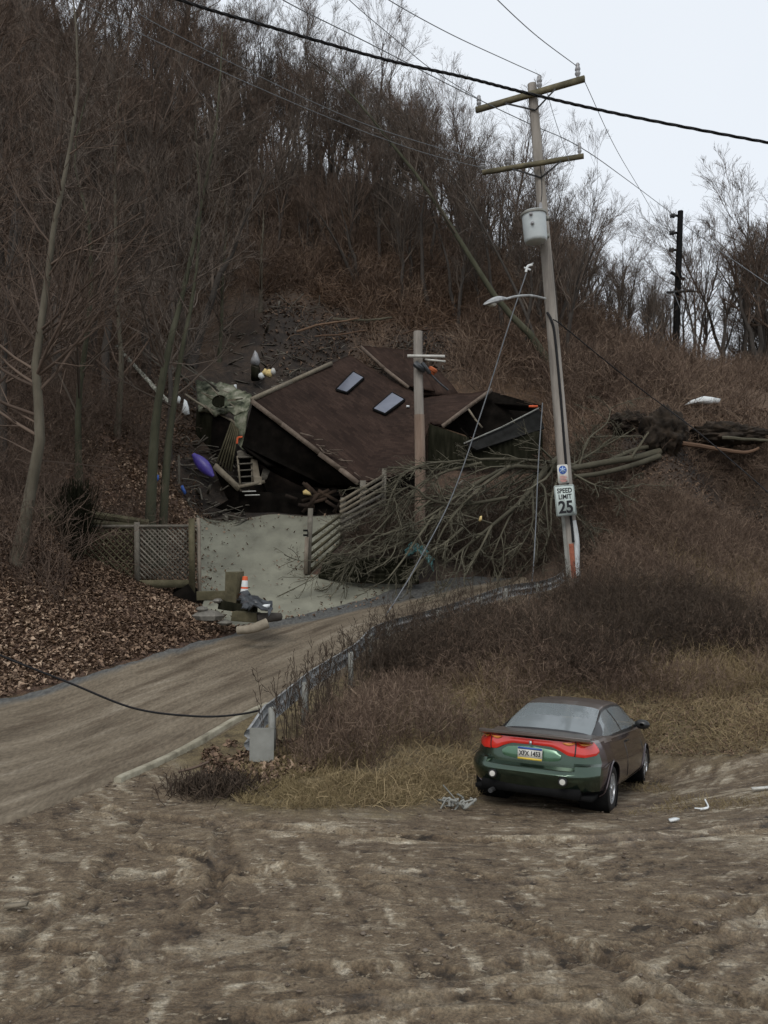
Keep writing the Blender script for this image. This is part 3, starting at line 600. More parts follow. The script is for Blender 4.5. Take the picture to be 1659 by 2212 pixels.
for k, (u, d, h, lab) in enumerate([(-60, 20, 12, "bare tree at the left edge of the photo with low reddish twigs"), (5, 24, 13, "thin bare tree just behind the pale smooth trunk"), (170, 25, 13, "slim bare tree between the pale trunk and the mossy pair"),
                                    (250, 28, 12, "bare tree up the leafy bank behind the lattice fence"), (120, 31, 13, "tall bare tree high on the left bank"), (470, 38, 9, "bare tree with green-grey twigs behind the mossy shed roof"), (560, 41, 8, "bare tree above the dark slide scar"), (40, 36, 13, "bare tree standing behind the others on the left slope")]):
    g = GI(u, d); pts = np.array([g + np.array([rs.normal() * .035 * h * z, rs.normal() * .03 * h * z, h * z]) for z in np.linspace(0, 1, 6)])
    own_tree("tree", lab, pts, .11, 30 + k, [M['bark_pale'], M['bark_dark'], M['bark_green']][k % 3], [M['twig_red'], M['twig_pale'], M['twig_grey']][k % 3], limbs=30, sub=6, tw=5, twr=.006, t0=.12, spread=.24, ang=(35, 70), w4=2)
own_tree("leaning_tree", "long bare trunk leaning left across the hill behind the utility pole", PL((1204, 815, 37), (1150, 728, 37.2), (1080, 655, 37.5), (1000, 530, 38), (920, 405, 39), (830, 290, 40), (760, 205, 41), (690, 140, 42)), .2, 61, M['bark_green'], M['twig_grey'], limbs=16, sub=6, tw=5, twr=.008, t0=.45, spread=.2, ang=(20, 50), w4=1)
own_tree("leaning_tree", "second thinner stem leaning left above the leaning trunk", PL((1180, 790, 38.5), (1120, 640, 38.6), (1060, 520, 39), (990, 400, 39.5), (900, 300, 40), (800, 180, 40)), .09, 62, M['bark_dark'], M['twig_grey'], limbs=14, sub=5, tw=5, twr=.008, t0=.35, spread=.18, ang=(20, 50), w4=1)

# ------------------------------------------------------------ undergrowth, brush, grass, leaves
def twigs(n, region, lo, hi, rad, K=4, up=1.0, spread=.5, droop=.5, sides=2, clump=0, hfun=None):
    out_x, out_y = [], []; c = 0
    while c < n:
        x, y = region(n); out_x.append(x); out_y.append(y); c += len(x)
    x = np.concatenate(out_x)[:n]; y = np.concatenate(out_y)[:n]; z = H(x, y)
    d = np.stack([rs.normal(size=n) * spread, rs.normal(size=n) * spread, np.full(n, up)], 1); d /= np.linalg.norm(d, axis=1, keepdims=True)
    L = rs.uniform(lo, hi, n) * (hfun(x, y) if hfun else 1); side = rs.normal(size=(n, 3)); side[:, 2] = -np.abs(side[:, 2])
    pts = [np.stack([x, y, z - .03], 1)]; cur = d
    for k in range(K - 1):
        pts.append(pts[-1] + cur * (L / (K - 1))[:, None]); cur = cur + side * droop / (K - 1) + rs.normal(size=(n, 3)) * .12; cur /= np.linalg.norm(cur, axis=1, keepdims=True)
    return np.stack(pts, 1), np.linspace(1, .5, K)[None] * rad * rs.uniform(.6, 1.4, (n, 1)), x, y
HOUSE_KEEP = np.vstack([PL((470, 1113, 30.3), (860, 1113, 30.3), (930, 1100, 30), (1180, 985, 31), (1180, 880, 35), (920, 760, 37.5), (760, 765, 37.5), (520, 830, 36), (420, 830, 36), (430, 1000, 31))[:, :2]])
def free(x, y, pad=0):
    return ~inpoly(x, y, ROAD) & ~inpoly(x, y, DRIVE) & ~inpoly(x, y, HOUSE_KEEP)
def reg_img(u0, u1, d0, d1, cond=None):
    def f(n):
        d = np.sqrt(rs.uniform(d0 ** 2, d1 ** 2, n)); u = rs.uniform(u0, u1, n); x = (u - CXD) / F * d; k = free(x, d)
        if cond is not None: k &= cond(x, d, u)
        return x[k], d[k]
    return f
def stuff(name, mb, m, label, cat):
    o = mb.build(name, m, origin=(0, 0, 0)); tag(o, label, cat, kind='stuff'); return o
def scarfree(x, y):
    ok = np.ones(np.shape(x), bool)
    for u, v, d, r in ((640, 745, 39, 4.3), (520, 820, 36, 3.6), (900, 745, 39.5, 2.2)):
        q = P(u, v, d); ok &= (np.hypot(x - q[0], y - q[1]) > r * (.6 + .8 * vnoise(x * .8, y * .8, 112))) | (rs.rand(*np.shape(x)) < .06)
    return ok
# hillside undergrowth
b = MB()
cl = lambda s, th: (lambda x, y, u: vnoise(x * s, y * s, 91) + .3 * vnoise(x * 3 * s, y * 3 * s, 92) > th)
p_, r_, x_, y_ = twigs(42000, reg_img(-100, 1500, 33, 62, lambda x, y, u: (y < ridge(u) + 3) & (vnoise(x * .5, y * .5, 91) > .25) & scarfree(x, y)), .8, 2.6, .012, 4, 1, .5, .6); b.tubes(p_, r_, 2, rnd=np.clip(.35 + .5 * (vnoise(x_ * .3, y_ * .3, 95) - .4) + rs.normal(size=len(x_)) * .2, 0, 1))
q_, s_ = grow(p_, r_, 2, .3, 1, (.3, .6), (25, 60), 0, .2, 3, .7); b.tubes(q_, rmin(s_, .007), 2)
stuff("hill_undergrowth", b, M['brush'], "tangle of bare brown undergrowth covering the steep hillside", "undergrowth")
b = MB()
p_, r_, x_, y_ = twigs(15000, reg_img(560, 1180, 37.5, 47, lambda x, y, u: (vnoise(x * .6, y * .6, 93) > .35) & (y > 37.5) & scarfree(x, y)), .6, 2.0, .012, 5, .8, .8, 1.3); b.tubes(p_, r_, 2)
stuff("dead_vines", b, M['vine'], "orange-brown dead vines draped over the slope above the scar", "vines")
b = MB()
p_, r_, x_, y_ = twigs(16000, reg_img(1120, 1720, 29, 46, lambda x, y, u: (vnoise(x * .6, y * .6, 94) > .3) & (y < ridge(u) + 2) & ((y > 31.5) | (u < 1290))), .5, 1.5, .010, 4, 1, .6, .8); b.tubes(p_, r_, 2)
stuff("ridge_brush", b, M['brush'], "rusty brown brush on the slope right of the utility pole", "brush")
b = MB()
p_, r_, x_, y_ = twigs(6500, reg_img(760, 1260, 25.2, 31.4, lambda x, y, u: (y > 26.6) | (u > 1030)), .4, 1.6, .006, 4, .8, .7, .8); b.tubes(p_, r_, 3); q_, s_ = grow(p_, r_, 4, .2, 1, (.3, .6), (25, 65), .1, .2, 3, .8); b.tubes(q_, rmin(s_, .005), 2)
stuff("slope_brambles", b, M['brush_dark'], "dark brambles under and behind the fallen tree", "brambles")
# left bank saplings haze
b = MB()
p_, r_, x_, y_ = twigs(3800, reg_img(-150, 330, 17.5, 34, lambda x, y, u: (x < np.interp(y, farE[:, 1], farE[:, 0]) - 2.2) & (vnoise(x * .9, y * .9, 96) > .42) & ~((u > 150) & (y < 21.8))), .7, 2.6, .006, 5, 1, .4, .6); b.tubes(p_, r_, 3)
q_, s_ = grow(p_, r_, 4, .25, 1, (.2, .5), (25, 60), .1, .2, 4, .7); b.tubes(q_, rmin(s_, .004), 2)
q2, s2 = grow(q_, s_, 2, .2, 1, (.4, .7), (25, 60), .1, .2, 3, .7); b.tubes(q2, rmin(s2, .0035), 2)
stuff("bank_saplings", b, M['twig_red'], "thicket of reddish saplings and brambles on the left bank", "saplings")
# brush between guard rail, lot and slope
GR = [(-1.98, 12.2), (-1.6, 13.3), (-.58, 16.8), (0, 18.5), (1.95, 20.3), (3.27, 21.5), (5.05, 23.0), (8, 25.2)]
def slidefree(x, y):
    ok = np.ones(np.shape(x), bool)
    for u, v, d, r in ((1436, 936, 29.3, 1.3), (1356, 915, 30.5, .9), (1500, 1000, 29.3, 1.3), (1590, 990, 29.5, 1.5), (1640, 1010, 29, 1.2)):
        q = P(u, v, d); ok &= np.hypot(x - q[0], y - q[1] + .4) > r * (.65 + .55 * vnoise(x * 1.5, y * 1.5, 111))
    return ok
def brush_cond(x, y, u):
    gx = np.interp(y, [g[1] for g in GR], [g[0] for g in GR]); near = np.interp(x, [-2, -1, 1, 3, 5, 8, 14], [11.9, 11.9, 13.2, 15.6, 15.8, 15.2, 15.5])
    return (x > gx + .28) & (y > near + (vnoise(x * 1.1, y * 1.1, 97) - .5) * 1.5)
hf = lambda x, y: (.4 + .75 * vnoise(x * .5, y * .5, 99)) * np.clip(.35 + (x - np.interp(y, [g[1] for g in GR], [g[0] for g in GR]) - .3) / 1.3, .35, 1)
b = MB()
p_, r_, x_, y_ = twigs(13500, reg_img(560, 1750, 11.5, 31, lambda x, y, u: brush_cond(x, y, u) & (vnoise(x * .7, y * .7, 109) + .25 * vnoise(x * 2, y * 2, 110) > .38) & slidefree(x, y)), .35, 1.15, .004, 4, 1, .35, .5, hfun=hf); b.tubes(p_, r_, 3, rnd=np.clip(.1 + .75 * vnoise(x_ * .45, y_ * .45, 98) + rs.normal(size=len(x_)) * .15, 0, 1))
q_, s_ = grow(p_, r_, 5, .25, 1, (.2, .5), (25, 65), .15, .2, 3, .8); b.tubes(q_, rmin(s_, .003), 2)
q2, s2 = grow(q_[::2], s_[::2], 2, .2, 1, (.4, .8), (25, 65), .1, .2, 3, .8); b.tubes(q2, rmin(s2, .003), 2)
stuff("weed_brush", b, M['brush'], "dark brown weeds and brambles between guard rail and parked car", "brush")
b = MB()
DK = [(1480, 19, 2.0), (1380, 20, 2), (1250, 17.8, 1.2), (860, 17.5, 1.0), (960, 18.5, 1.3), (1080, 18.8, 1.2)]
dc = [((u - CXD) / F * d, d, r) for u, d, r in DK]
p_, r_, x_, y_ = twigs(7000, reg_img(700, 1750, 14, 23, lambda x, y, u: brush_cond(x, y, u) & np.any([np.hypot(x - a, y - bb) < c * (.6 + .7 * vnoise(x, y, 101)) for a, bb, c in dc], axis=0)), .5, 1.4, .004, 4, 1, .5, .8); b.tubes(p_, r_, 3)
q_, s_ = grow(p_, r_, 5, .2, 1, (.25, .55), (25, 65), .1, .2, 3, .8); b.tubes(q_, rmin(s_, .003), 2)
stuff("dark_brambles", b, M['brush_dark'], "nearly black bramble patches in the brown brush behind the car", "brambles")
b = MB()
p_, r_, x_, y_ = twigs(16000, reg_img(1000, 1750, 15.5, 26, lambda x, y, u: brush_cond(x, y, u) & (vnoise(x * .7, y * .7, 109) < .5)), .2, .75, .0035, 4, 1, .5, .9); b.tubes(p_, r_, 2)
stuff("tan_grass", b, M['straw'], "patches of tan dry grass among the brown brush on the slope", "grass")
b = MB()
p_, r_, x_, y_ = twigs(7000, reg_img(1230, 1750, 24, 31.5, lambda x, y, u: slidefree(x, y) | (rs.rand(len(x)) < .05)), .3, 1.2, .006, 4, .8, .7, .9); b.tubes(p_, r_, 3); q_, s_ = grow(p_, r_, 4, .2, 1, (.3, .6), (25, 65), .1, .2, 3, .8); b.tubes(q_, rmin(s_, .004), 2)
stuff("bank_tangle", b, M['brush'], "grey-brown tangle of stems on the bank below the root balls", "brush")
# dry grass
def grass_cond(x, y, u):
    gx = np.interp(y, [g[1] for g in GR], [g[0] for g in GR]); ins = ~inpoly(x, y, brushline)
    return ins & (x > np.where(y > 12.2, gx, -2.35)) & (vnoise(x * 2.1, y * 2.1, 103) > .22)
b = MB()
p_, r_, x_, y_ = twigs(46000, reg_img(520, 1750, 9.8, 22, lambda x, y, u: grass_cond(x, y, u) & (rs.rand(len(x)) < np.clip(1.5 - (y - 13) / 9, .2, 1))), .1, .38, .0035, 4, .7, .6, 1.1, hfun=hf); b.tubes(p_, r_, 2)
stuff("dry_grass", b, M['straw'], "matted straw-coloured dry grass around the parked car and guard rail end", "grass")
b = MB()
p_, r_, x_, y_ = twigs(26000, reg_img(520, 1350, 9.6, 13, lambda x, y, u: grass_cond(x, y, u) & (vnoise(x * 1.3, y * 1.3, 104) > .4)), .05, .2, .003, 3, .7, .6, .8); b.tubes(p_, r_, 2)
p_, r_, x_, y_ = twigs(9000, reg_img(1250, 1750, 10.6, 15.5, lambda x, y, u: (vnoise(x * 1.5, y * 1.5, 104) > .45) & ((x - 2.6) ** 2 + (y - 12) ** 2 > 2)), .04, .16, .003, 3, .7, .6, .8); b.tubes(p_, r_, 2)
stuff("green_grass", b, M['grass'], "short olive-green grass fringing the muddy lot", "grass")
# tall standing weed stalks by the rail
b = MB()
p_, r_, x_, y_ = twigs(330, reg_img(560, 1250, 12.2, 23, lambda x, y, u: (np.abs(x - np.interp(y, [g[1] for g in GR], [g[0] for g in GR]) - .45) < .5)), .8, 1.5, .006, 4, 1, .12, .2); b.tubes(p_, r_, 3)
q_, s_ = grow(p_, r_, 9, .45, 1, (.08, .2), (20, 50), .2, .2, 3, .7); b.tubes(q_, rmin(s_, .005), 3)
stuff("weed_stalks", b, M['brush_dark'], "tall dry weed stalks standing along the guard rail", "weeds")
# leaf litter
def leaves(n, region, lo, hi):
    xs_, ys_, c = [], [], 0
    while c < n:
        x, y = region(n); xs_.append(x); ys_.append(y); c += len(x)
    x = np.concatenate(xs_)[:n]; y = np.concatenate(ys_)[:n]; z = H(x, y) + rs.uniform(.01, .07, n); s = rs.uniform(lo, hi, n)
    a = rs.uniform(0, 6.28, n); u = np.stack([np.cos(a), np.sin(a), rs.normal(size=n) * .5], 1); v = np.stack([-np.sin(a), np.cos(a), rs.normal(size=n) * .5], 1)
    c = np.stack([x, y, z], 1); n3 = np.cross(u, v); curl = rs.uniform(-.1, .45, n)[:, None]
    V = np.stack([c - u * s[:, None] * .6, c - v * s[:, None] * .35 + n3 * s[:, None] * curl, c + u * s[:, None] * .6, c + v * s[:, None] * .35 + n3 * s[:, None] * curl], 1).reshape(-1, 3)
    i = np.arange(n)[:, None] * 4; f = np.concatenate([i + np.array([[0, 1, 2]]), i + np.array([[0, 2, 3]])])
    return V, f, np.repeat(np.clip(rs.beta(1.1, 1.5, n) * (.6 + .7 * vnoise(x * .8, y * .8, 120)), 0, 1), 4)
b = MB(); V_, f_, c_ = leaves(62000, reg_img(-150, 620, 12, 27, lambda x, y, u: (x < np.interp(y, farE[:, 1], farE[:, 0]) - .05 + .8 * (vnoise(x * 2, y * 2, 7) - .5) * (rs.rand(len(x)) < .4) + .1 * rs.normal(size=len(x)))), .035, .105); b.add(V_, f_, c_)
V_, f_, c_ = leaves(15000, reg_img(-150, 520, 26, 36), .07, .14); b.add(V_, f_, c_)
V_, f_, c_ = leaves(1100, reg_img(440, 760, 10.2, 13.6, lambda x, y, u: (np.hypot(x + 2.0, (y - 12.0)) < .9 * (.5 + vnoise(x * 3, y * 3, 9)))), .04, .09); b.add(V_, f_, c_)
stuff("fallen_leaves", b, M['leaf'], "brown and tan fallen leaves carpeting the bank left of the road", "leaves")
b = MB(); V_, f_, c_ = leaves(7000, reg_img(1000, 1750, 10.6, 16.5, lambda x, y, u: ~inpoly(x, y, brushline) & (rs.rand(len(x)) < (u - 1000) / 300) ), .02, .045); b.add(V_, f_, c_ * .7)
V_, f_, c_ = leaves(12000, reg_img(560, 1200, 38, 60), .1, .2); b.add(V_, f_, c_ * .7)
V_, f_, c_ = leaves(20000, reg_img(1250, 1750, 20, 34), .05, .1); b.add(V_, f_, c_ * .6)
dcr = reg_img(400, 860, 20.5, 30)
def drv_reg(n):
    d = rs.uniform(20.3, 30.2, n); x = rs.uniform(-7, 0, n); k = inpoly(x, d, DRIVE) & (rs.rand(n) < np.exp(-segdist(x, d, np.vstack([DRIVE, DRIVE[:1]])) / .35) + .03); return x[k], d[k]
V_, f_, c_ = leaves(700, drv_reg, .04, .1); V_[:, 2] += .05; b.add(V_, f_, c_)
stuff("leaf_scraps", b, M['leaf'], "scattered dead leaves in the brush and on the slopes", "leaves")
# stones and clods in the mud
def pebble(mb, c, s, rnd=None):
    n1, n2 = 5, 7; th = np.linspace(0, math.pi, n1); ph = np.linspace(0, 2 * math.pi, n2); sx, sy, sz = s * rs.uniform(.7, 1.3), s * rs.uniform(.7, 1.3), s * rs.uniform(.3, .6)
    g = np.stack([np.sin(th)[:, None] * np.cos(ph) * sx, np.sin(th)[:, None] * np.sin(ph) * sy, np.cos(th)[:, None] * np.ones(n2) * sz], -1) * rs.uniform(.85, 1.15, (n1, n2, 1)); g[:, -1] = g[:, 0]
    mb.grid(g + np.array(c), rs.rand() if rnd is None else rnd)
b = MB()
for k in range(1100):
    y = rs.uniform(4.8, 11.5); x = rs.uniform(-1, 1) * y * .5
    if not inpoly(np.array([x]), np.array([y]), brushline)[0] or inpoly(np.array([x]), np.array([y]), ROAD)[0]: continue
    pebble(b, (x, y, float(H(x, y)) + .01), rs.choice([.009, .014, .022], p=[.6, .3, .1]))
o = b.build("gravel", mat('clod', [(.05, .037, .027), (.12, .092, .068), (.22, .19, .155)], 5, .9, .4, 20, w=.5), origin=(0, 0, 0), smooth=True, angle=0); tag(o, "small stones scattered through the mud of the lot", "gravel", kind='stuff')
# ------------------------------------------------------------ utility pole and its hardware
PB = P(1241, 1262, 23.3); PB[2] = float(H(PB[0], PB[1])) - .2; PT = P(1149, 182, 23.3)
def pt(f): return PB * (1 - f) + PT * f
def pv(v):  # point on pole axis at image row v
    return pt((1262 - v) / (1262 - 182.0))
up_ = thing("utility_pole", "tall leaning wooden utility pole with two crossarms and a speed limit sign on it", "utility pole", pv(1262))
b = MB(); fr = np.linspace(0, 1, 40); b.tubes(np.array([pt(f) for f in fr]), .205 - .075 * fr, 14, cap=True); b.build("pole_shaft", M['pole_wood'], up_, smooth=True, angle=40)
# painted / rubbed foot
ax_ = (PT - PB) / np.linalg.norm(PT - PB)
def poleoff(v, right, fwd=-.2): return pv(v) + np.array([right, fwd, 0])
b = MB(); b.tubes(np.array([poleoff(v, .10 + .03 * math.sin(v * .05), -.13) for v in np.linspace(1120, 1235, 9)]), np.full(9, .09), 8, cap=True); b.build("painted_band", mat('foot_paint', [(.3, .3, .28), (.5, .52, .52), (.66, .68, .68)], 5, .8, .4, 20, (1, 1, .3)), up_, smooth=True, angle=40)
b = MB(); b.tubes(np.array([poleoff(v, -.02, -.14) for v in np.linspace(1168, 1240, 6)]), np.full(6, .085), 8, cap=True); b.build("painted_band", mat('foot_red', [(.12, .05, .035), (.3, .10, .06), (.42, .16, .09)], 7, .85, .4, 20), up_, smooth=True, angle=40)['label'] = "scuffed orange-red paint at the pole foot"
b = MB(); b.tubes(np.array([poleoff(v, -.17, -.1) for v in np.linspace(1112, 1262, 6)]), np.full(6, .055), 8, cap=True); b.build("conduit", M['galv_dull'], up_, smooth=True, angle=40)
b = MB(); b.tubes(spline(np.array([poleoff(680, -.14, -.12), poleoff(698, -.06, -.19), poleoff(730, .0, -.2), poleoff(850, .02, -.2), poleoff(1000, .01, -.21), poleoff(1165, .03, -.21)]), 30), .036, 6); b.build("riser_cable", M['cable'], up_, smooth=True)
def crossarm(u0, v0, d0, u1, v1, d1, th, pins, brz, vbr, name="crossarm", label=None):
    a, c = P(u0, v0, d0), P(u1, v1, d1)
    m = MB(); m.beam(a, c, .10, th); arm = m.build(name, M['arm_wood'], up_)
    if label: arm['label'] = label
    for f, h, r in pins:
        q = a * (1 - f) + c * f + np.array([0, 0, th / 2]); m = MB(); zz = np.linspace(0, h, 10)
        m.tubes(np.stack([np.full(10, q[0]), np.full(10, q[1]), q[2] + zz], 1), r * np.array([.5, .55, .95, 1, .7, 1, .9, .65, .8, .45]), 10, cap=True)
        m.build("insulator", M['porcelain'], arm, smooth=True, angle=50)
    for f in brz:
        q = a * (1 - f) + c * f - np.array([0, .06, th / 2]); m = MB(); m.beam(q, pv(vbr) + np.array([0, -.17, 0]), .012, .05); m.build("brace", M['dark_metal'], up_)
    return a, c
A1 = crossarm(1028, 238, 23.9, 1263, 170, 22.4, .16, [(.03, .34, .075), (.6, .4, .08), (.94, .42, .08)], [.28, .74], 246, label="upper crossarm with three insulators")
A2 = crossarm(1042, 373, 23.5, 1261, 337, 22.6, .12, [(.96, .34, .06)], [.3, .78], 392, label="lower crossarm")
for f in (.0, .26):
    m = MB(); q = A2[0] * (1 - f) + A2[1] * f + np.array([0, 0, .06]); m.tubes(np.stack([np.full(7, q[0]), np.full(7, q[1]), q[2] + np.linspace(0, .2, 7)], 1), [.05, .05, .1, .11, .07, .1, .05], 10, cap=True); m.build("insulator", M['porcelain'], up_, smooth=True, angle=50)
# transformer
TC = P(1155, 490, 22.85); r_, h_ = .335, .88
tf = thing("transformer", "pale grey drum transformer bolted to the utility pole below the crossarms", "transformer", TC - np.array([0, 0, h_ / 2]))
tilt = ax_ * 1.0
def lathe(mb, c, axis, prof, n=24, rnd=.5):
    axis = np.array(axis, float); axis /= np.linalg.norm(axis); u = np.cross(axis, [0, 1, .01]); 
    if np.linalg.norm(u) < .1: u = np.cross(axis, [1, 0, 0])
    u /= np.linalg.norm(u); w = np.cross(axis, u); a = np.linspace(0, 2 * math.pi, n + 1)
    g = np.array([[np.array(c) + axis * z + r * (math.cos(t) * u + math.sin(t) * w) for t in a] for r, z in prof]); mb.grid(g, rnd)
m = MB(); lathe(m, TC, tilt, [(0, -.44), (.27, -.44), (.3, -.42), (r_ * .96, -.36), (r_, .33), (r_ + .02, .335), (r_ + .02, .37), (r_, .375), (r_ * .93, .42), (.12, .45), (0, .452)]); m.build("tank", M['trans'], tf, smooth=True, angle=40)
m = MB(); lathe(m, TC, tilt, [(r_ + .022, .325), (r_ + .035, .33), (r_ + .035, .385), (r_ + .022, .39)]); m.build("lid_band", M['galv_dull'], tf, smooth=True)
for du, dv in ((-.16, .24), (-.12, -.02)):
    m = MB(); c = TC + np.array([du, -r_ * .88, dv]); lathe(m, c, (du * 1.2, -1, 0), [(.05, 0), (.05, .05), (.03, .06), (.03, .1), (0, .1)], 10); m.build("bushing", M['porcelain'], tf, smooth=True)
m = MB(); m.box(TC + np.array([.36, .03, .25]), (.1, .12, .1)); m.box(TC + np.array([.36, .03, -.25]), (.1, .12, .1)); m.build("bracket", M['galv_dull'], tf)
m = MB(); m.tubes(spline(np.array([TC + [.1, 0, .44], TC + [.2, 0, .8], pv(400) + [0, -.2, 0], pv(360) + [.0, -.18, 0]]), 14), .012, 5); m.build("lead_wire", M['cable'], tf, smooth=True)
m = MB(); m.tubes(np.array([TC + [.16, -.05, .43], TC + [.16, -.05, .6], TC + [.16, -.05, .68]]), [.04, .05, .02], 8, cap=True); m.build("bushing", M['porcelain'], tf, smooth=True)
# street lamp on its arm
la = P(1178, 645, 23.15); lb = P(1117, 640, 22.4); lc = P(1092, 646, 22.1); ld = P(1044, 659, 21.7)
sl2 = thing("street_lamp", "grey cobra-head street lamp reaching left from the utility pole on a curved arm", "street lamp", la)
m = MB(); m.tubes(spline(np.array([la, (la + lb) / 2 + [0, 0, .05], lb, lc]), 14), .034, 8, cap=True); m.build("lamp_arm", M['galv'], sl2, smooth=True)
d_ = ld - lc; m = MB(); K = 9; g = []
for i, f in enumerate(np.linspace(0, 1, K)):
    w_ = [.045, .075, .12, .155, .165, .165, .155, .12, .03][i]; hh = [.05, .085, .12, .14, .14, .13, .11, .08, .02][i]
    c = lc + d_ * f; a = np.linspace(0, 2 * math.pi, 13); sd = np.cross(d_, [0, 0, 1]); sd /= np.linalg.norm(sd)
    g.append([c + sd * w_ * math.cos(t) + np.array([0, 0, 1]) * hh * (math.sin(t) if math.sin(t) > 0 else math.sin(t) * .35) for t in a])
m.grid(g); m.build("lamp_head", M['galv'], sl2, smooth=True, angle=50)
m = MB(); c = lc + d_ * .62 - np.array([0, 0, .035]); m2 = [(0, -.07), (.08, -.06), (.12, -.02), (.13, .0)]; lathe(m, c, (0, 0, 1), m2, 14); m.build("lamp_lens", M['offwhite'], sl2, smooth=True)

# signs on the pole
def sign_frame(u, v, d, yaw, roll):
    c = P(u, v, d); R_ = Matrix.Rotation(yaw, 3, 'Z') @ Matrix.Rotation(roll, 3, 'Y'); return c, np.array(R_)
def text_mesh(txt, size, name, mt, parent, c, R_, off, font_shear=0, align='CENTER', ex=.002, sx=1.0, bold=0):
    cu = bpy.data.curves.new(name, 'FONT'); cu.body = txt; cu.size = size; cu.align_x = align; cu.align_y = 'CENTER'; cu.extrude = ex; cu.offset = bold
    o = bpy.data.objects.new(name, cu); scene.collection.objects.link(o); dg = bpy.context.evaluated_depsgraph_get(); me = bpy.data.meshes.new_from_object(o.evaluated_get(dg)); bpy.data.objects.remove(o)
    v = np.array([tuple(p.co) for p in me.vertices]); v2 = np.stack([v[:, 0] * sx + off[0], np.full(len(v), off[2]) - v[:, 2], v[:, 1] + off[1]], 1) @ R_.T + c - WLOC[parent.name]
    me.vertices.foreach_set('co', v2.astype(np.float32).ravel()); me.materials.clear(); me.materials.append(mt); me.update()
    q = bpy.data.objects.new(name, me); scene.collection.objects.link(q); q.parent = parent; WLOC[q.name] = WLOC[parent.name]; return q
def plate(mb, c, R_, w, h, th, off=(0, 0, 0), rad=.04, rnd=.5):
    pts = []
    for cx_, cz_, a0 in ((1, 1, 0), (-1, 1, 90), (-1, -1, 180), (1, -1, 270)):
        for a in np.radians(np.linspace(a0, a0 + 90, 5)): pts.append((cx_ * (w / 2 - rad) + rad * math.cos(a), cz_ * (h / 2 - rad) + rad * math.sin(a)))
    n = len(pts); v = [(x + off[0], y, z + off[2]) for y in (off[1] - th, off[1]) for x, z in pts]; v = np.array(v) @ R_.T + c
    f = [list(range(n)), list(range(2 * n - 1, n - 1, -1))] + [[i, i + n, (i + 1) % n + n, (i + 1) % n] for i in range(n)]
    for q in f: mb.f.append(np.array([q]) + mb.n)
    mb.v.append(v); mb.r.append(np.full(len(v), rnd)); mb.n += len(v)
c, R_ = sign_frame(1221, 1081, 22.85, math.radians(12), math.radians(-5))
sg = thing("speed_limit_sign", "white metal SPEED LIMIT 25 sign fixed to the utility pole", "sign", c - np.array([0, 0, .45]))
m = MB(); plate(m, c, R_, .60, .86, .006); m.build("sign_plate", M['sign_white'], sg)
m = MB()
W2, H2 = .565, .825
for (x0, z0, w_, h_2) in ((0, H2 / 2, W2, .012), (0, -H2 / 2, W2, .012), (-W2 / 2, 0, .012, H2 - .014), (W2 / 2, 0, .012, H2 - .014)): plate(m, c, R_, w_, h_2, .003, (x0, -.007, z0), rad=.003)
m.build("sign_border", mat('border', [(.06, .07, .065), (.1, .11, .1)], 5), sg)
text_mesh("SPEED", .185, "lettering", M['ink'], sg, c, R_, (0, .27, -.009), sx=.9, bold=.004); text_mesh("LIMIT", .185, "lettering", M['ink'], sg, c, R_, (0, .10, -.009), sx=.9, bold=.004)
text_mesh("25", .47, "lettering", M['ink'], sg, c, R_, (0, -.20, -.009), sx=.95, bold=.014)
m = MB(); [m.box(c + R_ @ np.array([0, .06, z]), (.08, .1, .03)) for z in (-.3, .3)]; m.build("sign_bracket", M['galv_dull'], sg)
c, R_ = sign_frame(1216, 1024, 22.9, math.radians(12), math.radians(-4))
sg = thing("route_sign", "small white sign with a blue disc and star above the speed limit sign", "sign", c - np.array([0, 0, .25]))
m = MB(); plate(m, c, R_, .32, .53, .006); m.build("sign_plate", M['offwhite'], sg)
m = MB(); n = 24; v = [R_ @ np.array([.12 * math.cos(a), -.009, .115 + .12 * math.sin(a)]) + c for a in np.linspace(0, 2 * math.pi, n, endpoint=False)]; m.add(v, [list(range(n))]); m.build("blue_disc", M['blue'], sg)
m = MB()
for k in range(3):
    a = math.radians(90 + 60 * k); dd = np.array([math.cos(a), 0, math.sin(a)]) * .095; c0 = c + R_ @ np.array([0, -.012, .115]); m.beam(c0 - R_ @ dd, c0 + R_ @ dd, .005 + .001 * k, .03, up=R_ @ np.array([-math.sin(a), 0, math.cos(a)]))
m.build("star", mat('star', [(.3, .42, .6), (.4, .52, .7)], 5), sg)
m = MB(); [plate(m, c, R_, w_, .022, .002, (0, -.0075, z), rad=.004) for w_, z in ((.2, -.06), (.23, -.1), (.17, -.14), (.22, -.18), (.14, -.215))]; m.build("red_lines", M['pink'], sg)

# ------------------------------------------------------------ shorter pole in front of the house
B2 = P(905, 1195, 27.5); B2[2] = float(H(B2[0], B2[1])) - .2; T2 = P(905.5, 716, 27.5)
sp = thing("broken_pole", "shorter wooden pole with a snapped top and small crossarm in front of the house roof", "utility pole", B2)
g2 = lambda f: B2 * (1 - f) + T2 * f + np.array([.04 * math.sin(f * 5), 0, 0])
b = MB(); fr = np.linspace(0, .62, 16); b.tubes(np.array([g2(f) for f in fr]), .185 - .02 * fr, 14, cap=True); b.build("lower_shaft", M['pole_brown'], sp, smooth=True, angle=40)
b = MB(); fr = np.linspace(.62, 1, 12); b.tubes(np.array([g2(f) for f in fr]), .172 - .02 * fr, 14, cap=True); b.build("upper_shaft", M['pole_wood'], sp, smooth=True, angle=40)
b = MB(); b.beam(P(880, 769, 27.2), P(961, 770, 27.2), .09, .085); b.build("crossarm", M['offwhite'], sp)
b = MB(); b.beam(P(918, 777, 27.8), P(962, 781, 27.8), .08, .06); b.build("crossarm", M['offwhite'], sp)
